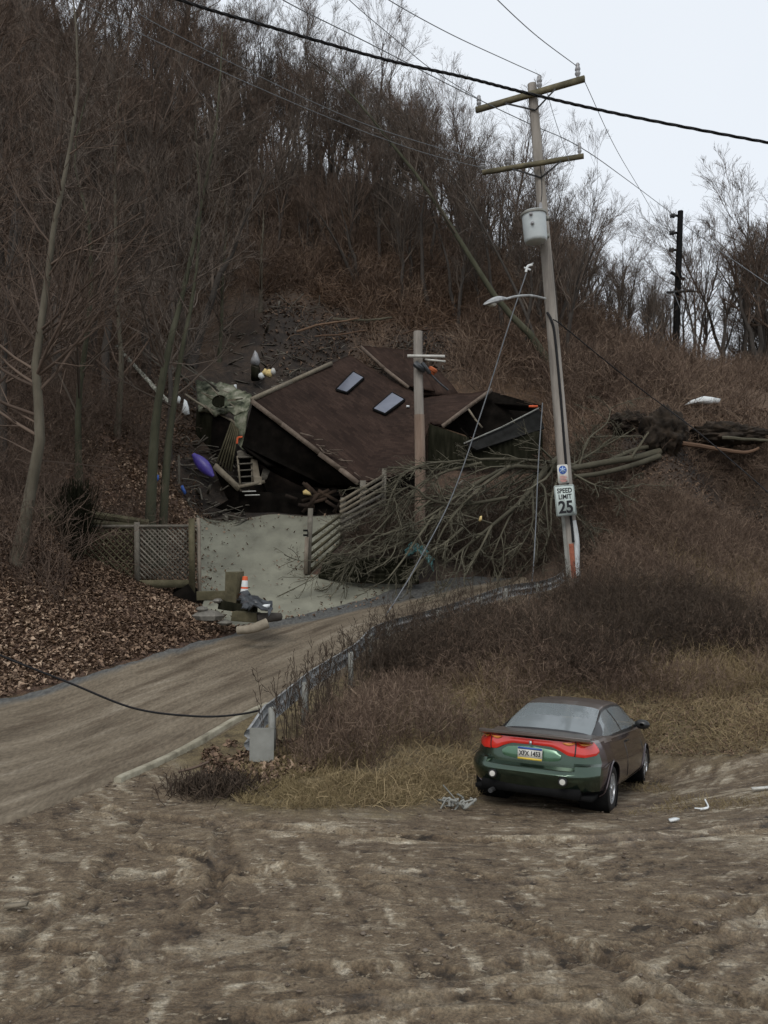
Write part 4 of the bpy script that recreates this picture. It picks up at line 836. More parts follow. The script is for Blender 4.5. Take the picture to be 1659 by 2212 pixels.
b = MB(); b.tubes(spline(np.array([P(897, 786, 27.2), P(905, 792, 27.15), P(915, 800, 27.3)]), 10), .11, 8, cap=True); b.tubes(spline(PL((912, 784, 27.2), (920, 795, 27.2), (928, 806, 27.3)), 8), .07, 8, cap=True); b.tubes(spline(PL((928, 806, 27.3), (948, 826, 27.4), (968, 843, 27.5)), 10), .03, 6); b.build("cable_sleeve", M['tarp'], sp, smooth=True)
b = MB(); lathe(b, P(933, 802, 27.4), (.5, -.2, .8), [(.0, -.14), (.12, -.14), (.13, 0), (.16, .02), (.16, .1), (.1, .14), (0, .14)], 12); b.build("insulator", mat('rust_orange', [(.25, .06, .02), (.4, .11, .04)], 5), sp, smooth=True, angle=40)

# far dark pole
B3 = P(1458, 800, 45); T3 = P(1470, 456, 45); B3[2] = float(H(B3[0], B3[1])) - .3
fp = thing("distant_pole", "slender dark pole with three insulator arms standing far off against the sky", "utility pole", B3)
b = MB(); b.tubes(np.array([B3 * (1 - f) + T3 * f for f in np.linspace(0, 1, 8)]), np.linspace(.2, .15, 8), 10, cap=True); b.build("pole_shaft", M['black'], fp, smooth=True, angle=40)
for v in (466, 503, 540):
    b = MB(); q = P(1467 - (v - 466) * .03, v, 45); b.beam(q, q + [-.28, 0, .0], .1, .1); a = b.build("insulator_arm", M['black'], fp)
    b = MB(); c = q + np.array([-.38, 0, 0]); lathe(b, c, (-1, 0, 0), [(.0, -.12), (.13, -.12), (.14, -.04), (.09, 0), (.14, .04), (.12, .1), (0, .12)], 10); b.build("insulator", M['dark_metal'], a, smooth=True)
b = MB(); b.beam(P(1449, 588, 44.8), P(1478, 604, 44.8), .12, .14); b.build("crossarm", M['black'], fp)
b = MB(); b.beam(P(1440, 632, 44.8), P(1499, 628, 44.8), .1, .12); b.build("crossarm", M['dark_metal'], fp)

# ------------------------------------------------------------ wires
def wire(name, label, pts, r, mt='wire', group=None, n=50, twist=False, cat='wire'):
    p = spline(np.array(pts), n); m = MB()
    if twist:
        p = spline(np.array(pts), 420); s = np.linspace(0, 1, 420)
        L_ = np.linalg.norm(np.diff(p, axis=0), axis=1).sum(); a = s * L_ / .55 * 2 * math.pi
        for k in range(3):
            o = np.stack([0 * a, np.cos(a + k * 2.09), np.sin(a + k * 2.09)], 1) * r * .62; m.tubes(p + o, r * .62, 6)
    else: m.tubes(p, r, 5)
    o = m.build(name, M[mt], None, smooth=True, angle=0, origin=p[0]); return tag(o, label, cat, group)
wire("power_cable", "thick black twisted cable sweeping across the sky in front of the utility pole", PL((180, -90, 11.5), (390, 0, 12), (600, 63, 12.4), (830, 128, 12.8), (1000, 166, 13), (1150, 204, 13.2), (1350, 249, 13.4), (1659, 308, 13.8), (1850, 338, 14)), .022, 'cable', twist=True)
I1 = P(1245, 142, 22.5); I2 = P(1168, 163, 22.9); I3 = P(1034, 214, 23.9); I4 = P(1250, 316, 22.7)
wire("power_wire", "thin wire from the upper crossarm's right insulator to the top edge", [I1, P(1160, 78, 19.5), P(1075, 0, 17), P(1010, -70, 15)], .011)
wire("power_wire", "thin wire from the upper crossarm's middle insulator to the top edge", [I2, P(1090, 128, 21.5), P(970, 72, 19.5), P(840, 0, 17.5), P(740, -70, 16)], .011)
wire("power_wire", "thin wire from the upper crossarm's left insulator up across the woods", [I3, P(930, 148, 22), P(860, 90, 20.5), P(760, 5, 18.5), P(700, -60, 17)], .010)
wire("power_wire", "wire crossing behind the pole from upper left down to the distant pole", [P(560, -40, 17), P(620, 5, 18), P(800, 95, 20), P(960, 178, 21.6), P(1071, 233, 22.8), P(1150, 270, 23.5), I4, P(1350, 385, 31), P(1458, 466, 44.6)], .013)
wire("power_wire", "wire leaving the distant pole toward the lower right edge of the sky", [P(1473, 482, 44.9), P(1560, 545, 42), P(1680, 628, 38)], .018)
wire("power_wire", "thin wire dropping from the upper crossarm's right end to the distant pole", [P(1263, 176, 22.5), P(1330, 320, 28), P(1400, 440, 36), P(1452, 540, 44.6)], .010)
wire("power_wire", "short slack jumper wire between the upper and lower crossarms", [P(1182, 200, 22.8), P(1200, 262, 22.6), P(1225, 335, 22.5), P(1232, 355, 22.5)], .009)
wire("power_wire", "faint upper wire over the left woods toward the lower crossarm", [P(40, -70, 17), P(200, 20, 18), P(412, 124, 19), P(700, 250, 21), P(900, 325, 22.6), P(1040, 362, 23.5)], .009)
wire("power_wire", "faint second wire over the left woods toward the lower crossarm", [P(180, -60, 17), P(300, 30, 18), P(540, 155, 20), P(800, 272, 22), P(1090, 360, 23.4)], .009)
wire("service_cable", "black service cable running from the pole down right over the root ball", [P(1195, 690, 23.1), P(1213, 702, 23), P(1290, 765, 24.5), P(1380, 837, 26.5), P(1440, 882, 28), P(1510, 935, 27), P(1600, 1012, 25), P(1700, 1100, 23.5)], .018, 'cable')
wire("low_cable", "slack black cable drooping over the road at the left", [P(-60, 1380, 12.3), P(0, 1415, 12.4), P(150, 1475, 12.6), P(290, 1530, 12.8), P(420, 1547, 13), P(510, 1544, 13.1), P(590, 1528, 13.2)], .017, 'cable')
wire("snapped_cable", "broken grey cable hanging from a clamp and trailing down onto the road", [P(1137, 590, 22.9), P(1095, 715, 23), P(1040, 890, 23.1), P(975, 1075, 23.1), P(900, 1220, 22.8), P(868, 1275, 22.4), P(833, 1330, 21.9)], .018, 'wire')
wire("snapped_cable", "thin grey wire hanging straight down left of the speed limit sign", [P(1172, 870, 22.9), P(1163, 1000, 22.8), P(1157, 1141, 22.6), P(1150, 1250, 22.2), P(1138, 1330, 21.6)], .016, 'wire')
wire("slack_wire", "thin wire dipping in front of the woods right of the distant pole", [P(1456, 632, 44.6), P(1480, 690, 43), P(1520, 760, 42), P(1545, 790, 42)], .016)
cl_ = thing("cable_clamp", "white cable clamp dangling beside the pole under the transformer", "clamp", P(1138, 582, 22.9)); m = MB(); m.tubes(spline(PL((1136, 588, 22.9), (1140, 575, 22.9), (1150, 572, 22.9)), 6), .035, 6, cap=True); m.tubes(PL((1132, 578, 22.9), (1146, 583, 22.9)), .025, 6, cap=True); m.build("clamp_body", M['white'], cl_, smooth=True); m = MB(); m.tubes(PL((1143, 574, 22.9), (1152, 568, 22.9)), .02, 5, cap=True); m.build("clamp_pin", M['galv'], cl_)

# ------------------------------------------------------------ collapsed house
def lin(a, c, n): return np.linspace(0, 1, n)[:, None] * (np.array(c) - np.array(a)) + np.array(a)
def polyl(pts, n):
    pts = np.array(pts, float); s = np.r_[0, np.cumsum(np.linalg.norm(np.diff(pts, axis=0), axis=1))]; t = np.linspace(0, s[-1], n); return np.stack([np.interp(t, s, pts[:, i]) for i in range(3)], 1)
hA, hB, hC, hT = P(544, 866, 31), P(774, 1042, 29.6), P(716, 788, 35.5), P(756, 766, 37)
hG, hM, hN = P(916, 860, 34.5), P(930, 911, 32.4), P(894, 1016, 30.0)
hs = thing("collapsed_house", "brown-roofed house crushed by the landslide, roof tilted with two skylights", "house", P(760, 1115, 32))
def roofgrid(e0, e1, a, c, sag=.0, seed=1):
    p0, p1 = polyl(e0, a), polyl(e1, a); t = np.linspace(0, 1, c)[None, :, None]; g = p0[:, None] * (1 - t) + p1[:, None] * t
    i, j = np.meshgrid(np.linspace(0, 1, a), np.linspace(0, 1, c), indexing='ij'); g[..., 2] += (fbm(i * 4, j * 4, seed) - .5) * .16 * np.sin(i * math.pi) ** .5 - sag * i ** 4 * (1 - j) * np.sin((1 - j) * math.pi)
    return g
def uvr(o, g, n2):
    du = np.linalg.norm(np.diff(g, axis=0), axis=2).mean() if len(g) > 1 else .1; dv = np.linalg.norm(np.diff(g, axis=1), axis=2).mean()
    i, j = np.meshgrid(np.arange(g.shape[0]) * du, np.arange(g.shape[1]) * dv, indexing='ij'); a = np.stack([i, j, i * 0], -1).reshape(-1, 3); a = np.concatenate([a] * n2)
    t = o.data.attributes.new('uvr', 'FLOAT_VECTOR', 'POINT'); t.data.foreach_set('vector', a.astype(np.float32).ravel())
g = roofgrid([hA, hB, hN], [hT, P(850, 826, 36), hG], 46, 34, .5, 3)
# right edge bends through the tear point
for j in range(34):
    t = j / 33; tgt = polyl([hN, hM, hG], 34)[j]; 
    for k, w_ in ((45, 1), (44, .8), (43, .6), (42, .45), (41, .3), (40, .15)): g[k, j] = g[k, j] * (1 - w_) + (tgt + (g[k, j] - g[45, j]) * (1 if k < 45 else 0)) * w_
m = MB(); m.slab(g, .12); rf = m.build("main_roof", M['shingle'], hs); uvr(rf, g, 2); groof = g
def on_roof(u, v, off=.0):
    """point of the roof grid seen at (u,v)"""
    q = groof.reshape(-1, 3); best = None
    k = q - np.array([0, 0, CAMH]); yy = k[:, 1] * math.cos(PITCH) + k[:, 2] * math.sin(PITCH); zz = k[:, 2] * math.cos(PITCH) - k[:, 1] * math.sin(PITCH)
    du = CXD + F * k[:, 0] / yy - u; dv = CYD - F * zz / yy - v; w_ = 1 / (du ** 2 + dv ** 2 + 4) ** 2
    return P(u, v, (q[:, 1] * w_).sum() / w_.sum() - off)
for quad in ([(726, 842), (763, 804), (786, 817), (750, 849)], [(806, 884), (847, 849), (874, 864), (832, 895)]):
    c4 = [on_roof(u, v, .16) for u, v in quad]; c4b = [on_roof(u, v, -.05) for u, v in quad]
    m = MB()
    for i in range(4): m.beam(c4[i] * 1, c4[(i + 1) % 4], .045, .10)
    sk = m.build("skylight", M['black'], rf)
    ctr = sum(c4) / 4; c5 = [ctr + (p - ctr) * .97 for p in c4]; nn = np.cross(c5[1] - c5[0], c5[3] - c5[0]); nn /= np.linalg.norm(nn); nn *= np.sign(nn[2]); m = MB(); m.slab(np.array([[c5[0], c5[1]], [c5[3], c5[2]]]) + nn * .03, .02); m.build("pane", M['pane'], sk)
m = MB(); q = on_roof(881, 878, .12); m.box(q, (.12, .1, .08)); m.build("roof_vent", M['white'], rf)
# fascia boards
def fas(pts, w, h, mt, name, par=hs, lab=None):
    m = MB()
    for a, c in zip(pts[:-1], pts[1:]): m.beam(a, c, w, h, rnd=rs.rand())
    o = m.build(name, mt, par); 
    if lab: o['label'] = lab
    return o
dn = np.array([0, -.06, -.02])
fas([hA + dn, P(610, 916, 30.6) + dn, P(690, 977, 30.1) + dn], .09, .17, M['fascia'], "fascia_board")
fas([P(690, 979, 30.05) + dn, P(735, 1012, 29.8) + dn, hB + dn + [0, 0, -.02]], .1, .18, M['fascia'], "fascia_board", lab="splintered lower end of the roof edge board")
fas([hA + [0, -.05, .05], P(630, 827, 33.2) + [0, -.05, .05], hC + [0, -.05, .06]], .12, .15, M['old_board'], "fascia_board", lab="pale brown board along the upper left roof edge")
m = MB()
for k in range(26):
    f = rs.uniform(.45, 1.1); q = (hA * (1 - f) + hB * f) if f < 1 else hB + (hN - hB) * rs.uniform(0, .8); q = q + np.array([rs.uniform(0, .3), -.1, rs.uniform(.0, .18)]); d3 = np.array([rs.uniform(.1, .4), rs.normal() * .1, rs.uniform(-.25, .05)]); m.beam(q, q + d3 * 1.2, .08, .03, rnd=rs.rand())
o = m.build("broken_shingles", M['fascia'], rf); o["kind"] = "stuff"
# torn rear slab
g = roofgrid([P(781, 752, 37.8), P(832, 800, 36.4), P(882, 838, 35.3)], [P(894, 762, 37.6), P(912, 800, 36.5), P(940, 850, 35.2)], 20, 14, 0, 9); g[..., 2] += .12
m = MB(); m.slab(g, .1); o = m.build("torn_roof_slab", M['shingle'], hs); uvr(o, g, 2)
fas([P(780, 750, 37.7), P(832, 798, 36.3), P(882, 837, 35.2)], .08, .14, M['fascia'], "torn_edge_board")
g = roofgrid([P(890, 775, 38.2), P(905, 850, 35.5)], [P(950, 800, 37.2), P(992, 852, 35.2)], 8, 8, 0, 12); m = MB(); m.slab(g, .1); o = m.build("torn_roof_slab", M['shingle'], hs); uvr(o, g, 2)
# right wing
g = roofgrid([hM, P(956, 918, 32.0)], [hG, P(1061, 842, 34.6)], 16, 14, 0, 14); m = MB(); m.slab(g, .1); o = m.build("wing_roof", M['shingle'], hs); uvr(o, g, 2)
fas([P(956, 921, 31.9), P(1010, 880, 33.2), P(1062, 842, 34.5)], .07, .15, M['fascia'], "wing_fascia")
# dark gable wall hanging under the roof edge, and the crushed lower storey
def quad(mb, *pp, th=.08, n=6):
    a, b_, c_, d3 = [np.array(p) for p in pp]; t = np.linspace(0, 1, n)[:, None, None]; s = np.linspace(0, 1, n)[None, :, None]
    mb.slab((a * (1 - t) + b_ * t) * (1 - s) + (d3 * (1 - t) + c_ * t) * s, th)
m = MB(); quad(m, hA + [0, .1, -.1], hB + [0, .15, -.1], P(700, 1048, 30.8), P(523, 962, 30.8)); m.build("gable_wall", M['dark_wood_shade'], hs)
m = MB(); quad(m, P(523, 962, 30.8), P(581, 1004, 30.6), P(620, 1010, 32), P(545, 930, 34)); m.build("gable_soffit", M['dark_wood_shade'], hs)
m = MB(); quad(m, P(545, 900, 33.8), P(895, 900, 33.8), P(895, 1112, 33.6), P(575, 1112, 33.6)); m.build("rear_wall", M['dark_wood_shade'], hs)
m = MB(); quad(m, P(700, 1030, 30.9), P(900, 1000, 30.9), P(900, 1090, 30.9), P(775, 1100, 30.9)); m.build("lower_wall", M['dark_wood_shade'], hs)
m = MB(); quad(m, P(530, 962, 31.2), P(545, 900, 33.9), P(575, 1112, 33.6), P(600, 1112, 31.5)); m.build("side_wall", M['dark_wood_shade'], hs)
m = MB(); quad(m, P(525, 1060, 31.0), P(780, 1075, 31.0), P(780, 1118, 30.9), P(430, 1118, 30.9)); m.build("foundation", M['dark_wood_shade'], hs)
for k in range(14):
    u = rs.uniform(560, 760); m = MB(); m.beam(P(u, rs.uniform(1040, 1105), 30.7), P(u + rs.uniform(-60, 60), rs.uniform(1060, 1108), 30.75), .07, .12); m.build("fallen_beam", M['soil'], hs)
# wing walls
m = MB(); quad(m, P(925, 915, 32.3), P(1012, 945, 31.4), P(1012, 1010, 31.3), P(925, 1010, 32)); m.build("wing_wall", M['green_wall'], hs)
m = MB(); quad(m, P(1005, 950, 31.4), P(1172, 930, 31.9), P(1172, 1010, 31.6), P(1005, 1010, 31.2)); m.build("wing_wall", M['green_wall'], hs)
m = MB(); quad(m, P(950, 920, 34.2), P(1061, 845, 35), P(1170, 876, 34.6), P(1170, 990, 34)); m.build("wing_interior_wall", M['dark_wood_shade'], hs)
m = MB(); quad(m, P(1061, 868, 34.9), P(1160, 874, 33), P(1165, 888, 33), P(1080, 880, 35)); m.build("wing_ceiling", M['dark_wood_shade'], hs)
m = MB(); quad(m, P(1004, 956, 31.1), P(1165, 884, 32.4), P(1176, 925, 32), P(1030, 972, 31)); m.build("fallen_roof_sheet", M['grey_roof'], hs)
fas([P(1002, 958, 31.0), P(1085, 922, 31.6), P(1163, 882, 32.3)], .05, .05, M['galv_dull'], "sheet_edge")
fas([P(1012, 884, 32.5), P(1026, 905, 32.3), P(1042, 924, 32.2)], .06, .06, M['old_board'], "broken_rafter")
m = MB(); m.box(P(1152, 878, 32.8), (.35, .1, .08)); m.build("rust_patch", M['orange'], hs)
for k in range(6):
    m = MB(); u = 960 + k * 34; m.beam(P(u, 925 + rs.uniform(0, 20), 32.8), P(u + rs.uniform(-10, 40), 955, 33), .07, .07); m.build("broken_rafter", M['dark_wood_shade'], hs)

# mossy shed roof at left of the house
sh = thing("collapsed_shed", "mossy green-grey shed roof caved in left of the house", "shed", P(480, 1000, 32))
g = roofgrid([P(423, 822, 34.5), P(428, 884, 33), P(466, 892, 32.2)], [P(492, 829, 34), P(545, 852, 32.5), P(534, 890, 31.8)], 26, 20, 0, 17)
g[..., 2] += (fbm(*np.meshgrid(np.arange(20) * .5, np.arange(26) * .5), 77) - .5) * .35; m = MB(); m.slab(g, .1); m.build("roof", M['moss_slab'], sh)
m = MB(); quad(m, P(505, 900, 31.9), P(534, 888, 31.7), P(525, 972, 31.4), P(514, 960, 31.6)); m.build("roof", M['moss_slab'], sh)
for k in range(9):
    m = MB(); u = rs.uniform(430, 520); v = rs.uniform(835, 880); m.beam(P(u, v, 32.3), P(u + rs.uniform(10, 34), v + rs.uniform(-6, 22), 32.2), .1, .03, rnd=rs.rand()); m.build("loose_board", M['old_board'] if k % 3 else M['moss_wood'], sh)
m = MB(); quad(m, P(462, 890, 32.6), P(510, 912, 32.3), P(500, 1010, 32.4), P(455, 1000, 32.8)); m.build("wall", M['dark_wood_shade'], sh)
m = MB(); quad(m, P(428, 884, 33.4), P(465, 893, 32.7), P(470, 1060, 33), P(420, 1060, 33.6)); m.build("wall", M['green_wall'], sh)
m = MB(); m.tubes(spline(PL((400, 852, 33), (440, 878, 32.7), (500, 908, 32.2), (520, 930, 32)), 10), .05, 5); m.build("ridge_pole", M['old_board'], sh)
m = MB(); lathe(m, P(474, 868, 32.1), (0, -1, .4), [(0, -.02), (.26, 0), (.29, .04), (.26, .07), (.23, .02), (0, .01)], 20); m.build("round_window", M['green_wall'], sh, smooth=True)
m = MB(); m.box(P(488, 876, 32.0), (.1, .05, .6)); m.box(P(489, 880, 32), (.55, .05, .08)); m.build("window_frame", M['moss_slab'], sh)

# broken deck with stairs
dk = thing("broken_deck", "splintered wooden deck with a tilted stair left of the house", "deck", P(520, 1060, 31))
m = MB()
for k in range(6):
    f = k / 5; m.beam(P(500 + f * 14, 912 + f * 14, 31.4), P(466 + f * 32, 1006 + f * 12, 31.2), .13, .05, rnd=rs.rand())
m.build("railing", M['moss_wood'], dk)
m = MB(); m.beam(P(464, 1006, 31.1), P(517, 1056, 30.7), .1, .22); m.beam(P(514, 1052, 30.7), P(572, 1040, 30.9), .1, .12); m.build("deck_frame", M['old_board'], dk)
m = MB(); quad(m, P(466, 1005, 31.3), P(516, 1052, 30.8), P(505, 1046, 31.8), P(480, 1003, 32)); quad(m, P(464, 1008, 31.2), P(517, 1060, 30.9), P(520, 1100, 31), P(505, 1100, 31.5)); m.build("deck_side", M['dark_wood_shade'], dk)
m = MB(); m.beam(P(513, 985, 31.0), P(519, 1050, 30.8), .06, .06); m.beam(P(543, 986, 31.1), P(545, 1046, 30.9), .06, .06); m.build("stair_stringer", M['old_board'], dk)
for v in (989, 1003, 1017, 1031, 1045): m = MB(); m.beam(P(514, v, 31), P(546, v - 2, 31), .18, .05); m.build("stair_tread", M['fence_wood'], dk)
m = MB(); quad(m, P(514, 992, 31.2), P(545, 990, 31.2), P(546, 1046, 31.1), P(519, 1048, 31.1)); m.build("stair_back", M['dark_wood_shade'], dk)
m = MB(); quad(m, P(543, 990, 31.0), P(556, 994, 31.0), P(563, 1040, 30.9), P(548, 1042, 30.9), th=.04); quad(m, P(548, 1026, 30.85), P(566, 1030, 30.85), P(565, 1046, 30.8), P(548, 1048, 30.8), th=.05); m.build("deck_board", M['old_board'], dk)
m = MB(); quad(m, P(512, 975, 31.1), P(520, 972, 31.1), P(545, 986, 31.1), P(514, 987, 31.1), th=.04); m.build("stair_landing", M['fence_wood'], dk)
for k in range(6): m = MB(); m.beam(P(560 + k * 3, 1045 - k * 2, 31), P(570 + k * 2.4, 1012 + k, 31.1), .03, .03); m.build("broken_slat", M['fence_wood'], dk)

# ------------------------------------------------------------ small things round the house
def single(name, mb, mt, label, cat, group=None, smooth=False, angle=35):
    o = mb.build(name, M[mt] if isinstance(mt, str) else mt, None, smooth=smooth, angle=angle); return tag(o, label, cat, group)
m = MB(); K = 14; ax0, ax1 = P(417, 981, 31.2), P(461, 1029, 30.9); sg_ = []
for i, f in enumerate(np.linspace(0, 1, K)):
    w_ = .24 * math.sin(math.pi * min(.97, max(.05, f))) ** .6; c = ax0 * (1 - f) + ax1 * f; a = np.linspace(0, 2 * math.pi, 13); sd = np.array([.7, 0, .7]); sg_.append([c + sd * w_ * math.cos(t) + np.array([0, -1, 0]) * w_ * .7 * math.sin(t) for t in a])
m.grid(sg_); single("kayak", m, 'purple', "purple plastic kayak lying in the dark debris left of the deck", "kayak", smooth=True)
def blob(u, v, d, pts, th=.1, mt='white', name='debris', label='', cat='debris'):
    m = MB(); q = [P(u + a, v + b_, d) for a, b_ in pts]; n = len(q); c = sum(q) / n; fr_ = [p + [0, -th * .3, 0] for p in q]; bk = [p + [0, th, 0] for p in q]; vv = [c + np.array([0, -th, 0])] + fr_ + bk + [c + np.array([0, th * 1.4, 0])]
    f = [[0, 1 + i, 1 + (i + 1) % n] for i in range(n)] + [[1 + i, 1 + n + i, 1 + n + (i + 1) % n, 1 + (i + 1) % n] for i in range(n)] + [[2 * n + 1, 1 + n + (i + 1) % n, 1 + n + i] for i in range(n)]
    m.add(vv, f); return single(name, m, mt, label, cat)
blob(401, 880, 31.5, [(-3, -18), (2, -14), (6, 0), (8, 14), (0, 17), (-8, 10), (-5, -4)], .08, 'white', 'plastic_sheet', "bright white scrap of plastic hanging left of the shed roof", "plastic")
blob(386, 863, 31.6, [(0, -8), (4, -4), (2, 8), (-3, 8), (-3, -2)], .06, 'white', 'plastic_sheet', "tiny white scrap beside the larger white plastic", "plastic")
blob(334, 1023, 23.2 + 3, [(-2, -17), (4, -14), (6, 0), (2, 16), (0, 24), (-3, 20), (-4, 0)], .05, 'yellow', 'yellow_board', "yellow board stuck between the two mossy trunks", "board")
blob(338, 1031, 26.1, [(-2, -7), (4, -5), (5, 4), (0, 10), (-4, 5)], .05, 'blue', 'blue_bag', "blue scrap beside the yellow board between the mossy trunks", "bag")
blob(395, 1056, 29, [(-5, -6), (0, -8), (7, 8), (4, 13), (-2, 4)], .06, 'blue', 'blue_tarp', "blue scrap on the ground left of the purple kayak", "tarp")
blob(551, 772, 37, [(0, -15), (5, -9), (10, 8), (8, 16), (0, 18), (-10, 12), (-8, 4), (-3, -8)], .18, 'porcelain', 'closed_umbrella', "pale grey closed patio umbrella standing above the shed roof", "umbrella")
blob(551, 805, 37, [(-8, -16), (9, -14), (8, 14), (-8, 16)], .3, 'green_wall', 'green_bin', "dark green bin under the pale umbrella", "bin")
for (u, v, mt, lb, sc_) in ((580, 806, 'yellow', "yellow toy lying on the debris behind the roof corner", 1.1), (589, 802, 'offwhite', "cream coloured bottle among the yellow debris behind the roof", .8), (572, 803, 'yellow', "small yellow scrap left of the yellow toy", .7), (563, 812, 'white', "white bag on the debris left of the yellow scraps", .9), (506, 837, 'white', "white board lying on top of the mossy shed roof", .8)):
    blob(u, v, 34.2, [(a * sc_ * (.7 + .6 * rs.rand()), b_ * sc_ * (.7 + .6 * rs.rand())) for a, b_ in ((-5, -4), (0, -9), (5, -7), (8, 2), (3, 9), (-4, 8), (-8, 2))], .12, mt, 'debris_scrap', lb, "debris")
blob(661, 1064, 30.6, [(-7, -3), (0, -7), (9, 0), (12, 6), (2, 5), (-6, 4)], .12, 'yellow', 'yellow_toy', "orange-yellow object in the dark under the roof edge", "debris")
m = MB(); m.tubes(PL((386, 983, 29.5), (387, 1045, 29.5)), .045, 8, cap=True); single("thin_post", m, 'fence_wood', "thin pale post standing alone left of the kayak", "post", smooth=True)
m = MB(); m.tubes(spline(PL((512, 958, 31), (514, 946, 31), (524, 944, 31.0)), 8), .04, 6, cap=True); single("orange_hose", m, 'orange', "short orange hose hooked at the top of the deck stair", "hose", smooth=True)
for k, v in enumerate((1062, 1070)): m = MB(); m.beam(P(523 + k * 6, v, 30.7), P(553 + k * 8, v - 1, 30.7), .06, .04); single("fallen_board", m, 'offwhite', ["upper of two thin white boards under the deck stair", "lower of two thin white boards under the deck stair"][k], "board")
m = MB(); pth = spline(PL((252, 748, 33.5), (300, 800, 33), (340, 845, 32.5), (372, 878, 32)), 20); m.tubes(pth, np.linspace(.07, .1, 20), 8, cap=True); single("fallen_log", m, mat('birch', [(.08, .08, .06), (.3, .3, .25), (.5, .5, .44)], 8, .9, .4, 14, contrast=1.8), "pale birch-like pole sloping down toward the shed", "log", smooth=True)
for k in range(5):
    a0 = 300 + k * 26; m = MB(); m.beam(P(a0, 755 + k * 8, 34), P(a0 + 60 + rs.uniform(0, 30), 800 + k * 12 + rs.uniform(0, 20), 33.5), .12, .05, rnd=rs.rand()); single("loose_plank", m, 'fence_wood', "weathered plank sliding down the bank above the shed", "plank", "planks strewn above the shed")
blob(1515, 866, 33, [(-36, 9), (-20, -2), (4, -10), (22, -8), (41, -4), (38, 4), (10, 6), (-14, 5)], .15, 'white', 'white_sheet', "crumpled white sheet lying on the slope at the right", "plastic sheet")
# teal tarp at the foot of the shorter pole
m = MB(); uu, vv = np.meshgrid(np.linspace(0, 1, 22), np.linspace(0, 1, 12), indexing='ij'); g = np.zeros((22, 12, 3))
for i in range(22):
    for j in range(12):
        f, s_ = uu[i, j], vv[i, j]; q = P(876 + 58 * f, 1192 - 14 * math.sin(f * 3.1) + 28 * f * f + (s_ - .5) * (22 - 6 * f), 25.6 - .5 * s_); g[i, j] = q
g += (np.dstack([fbm(uu * 9, vv * 9, 5), fbm(uu * 9, vv * 9, 6), fbm(uu * 9, vv * 9, 7)]) - .5) * .28; m.slab(g, .03); single("teal_tarp", m, 'teal', "crumpled teal plastic sheet at the foot of the shorter pole", "tarp", smooth=True, angle=60)
blob(1097 - 60, 1120, 24.8, [(-3, 4), (0, -5), (4, -6), (4, 3), (0, 7)], .05, 'yellow', 'yellow_scrap', "small cream scrap caught in the fallen branches", "debris")

# ------------------------------------------------------------ fallen tree and root ball
ft = thing("fallen_tree", "toppled grey-green tree whose bare branches sprawl from the slope down to the road", "tree", P(1430, 985, 29))
TRK = [PL((1425, 975, 29), (1375, 988, 28.6), (1300, 1000, 28), (1235, 1012, 27.4)), PL((1425, 985, 28.8), (1370, 1004, 28.3), (1300, 1022, 27.8), (1240, 1030, 27.3)), PL((1440, 960, 29.2), (1370, 972, 28.9), (1280, 1008, 28), (1215, 1000, 27.2))]
m = MB()
for t_, r in zip(TRK, (.13, .1, .085)): m.tubes(spline(t_, 12), np.linspace(r, r * .75, 12), 9, cap=True)
m.build("trunk", M['fallen_bark'], ft, smooth=True, angle=60)
LM = [((1240, 1012, 27.4), (1167, 997, 26.9), (1050, 992, 26.4), (920, 1002, 26)), ((1235, 1018, 27.4), (1164, 1012, 26.6), (1095, 1010, 26), (996, 1063, 25.6), (900, 1098, 25.2)), ((1215, 985, 27.2), (1180, 1010, 26.5), (1135, 1074, 25.8), (1062, 1136, 25.2), (964, 1216, 24.7)),
      ((1100, 1008, 26), (1030, 1060, 25.4), (960, 1140, 24.9), (930, 1215, 24.5)), ((1095, 1075, 25.7), (1000, 1090, 25.3), (930, 1080, 25.1), (890, 1050, 25.1), (850, 1072, 25)), ((1000, 1060, 25.6), (950, 1100, 25.2), (890, 1135, 24.9), (810, 1160, 24.6)),
      ((964, 1100, 25.3), (880, 1165, 24.8), (800, 1200, 24.5), (700, 1232, 24.2)), ((940, 1110, 25.2), (900, 1165, 24.6), (870, 1210, 24.3), (838, 1250, 24)), ((1062, 1136, 25.2), (1040, 1180, 24.6), (1015, 1225, 24.2)), ((1150, 1060, 25.9), (1150, 1130, 25.2), (1120, 1190, 24.8)),
      ((920, 1002, 26), (875, 1020, 25.8), (850, 1060, 25.5), (830, 1110, 25.2)), ((890, 1130, 25), (820, 1160, 24.7), (760, 1195, 24.4), (740, 1240, 24.2)), ((1180, 1020, 26.5), (1120, 1085, 25.8), (1085, 1150, 25.2), (1060, 1210, 24.8)), ((1000, 1140, 25), (960, 1175, 24.6), (925, 1195, 24.4), (885, 1248, 24)),
      ((1210, 1020, 27), (1190, 1080, 26.2), (1190, 1140, 25.6), (1170, 1200, 25.2)), ((1040, 1000, 26.3), (960, 1020, 26), (890, 1060, 25.8), (830, 1130, 25.1), (760, 1195, 24.6)),
      ((1235, 1005, 27.6), (1280, 978, 28), (1330, 950, 28.4), (1372, 925, 28.8)), ((1240, 1025, 27.3), (1290, 1050, 27), (1340, 1055, 26.9), (1390, 1045, 27)), ((1250, 1010, 27.5), (1270, 950, 27.8), (1310, 915, 28.2), (1320, 880, 28.6)), ((1215, 1040, 26.8), (1230, 1090, 26.2), (1260, 1130, 25.8), (1300, 1150, 25.6))]
def rsam(l, n): return spline(np.array([P(*p) for p in l]), n)
lp = np.stack([rsam(l, 10) for l in LM]); lr = np.array([.08, .09, .105, .06, .06, .05, .055, .05, .045, .045, .05, .045, .05, .045, .045, .05, .04, .04, .035, .035])[:, None] * np.linspace(1, .35, 10)[None]
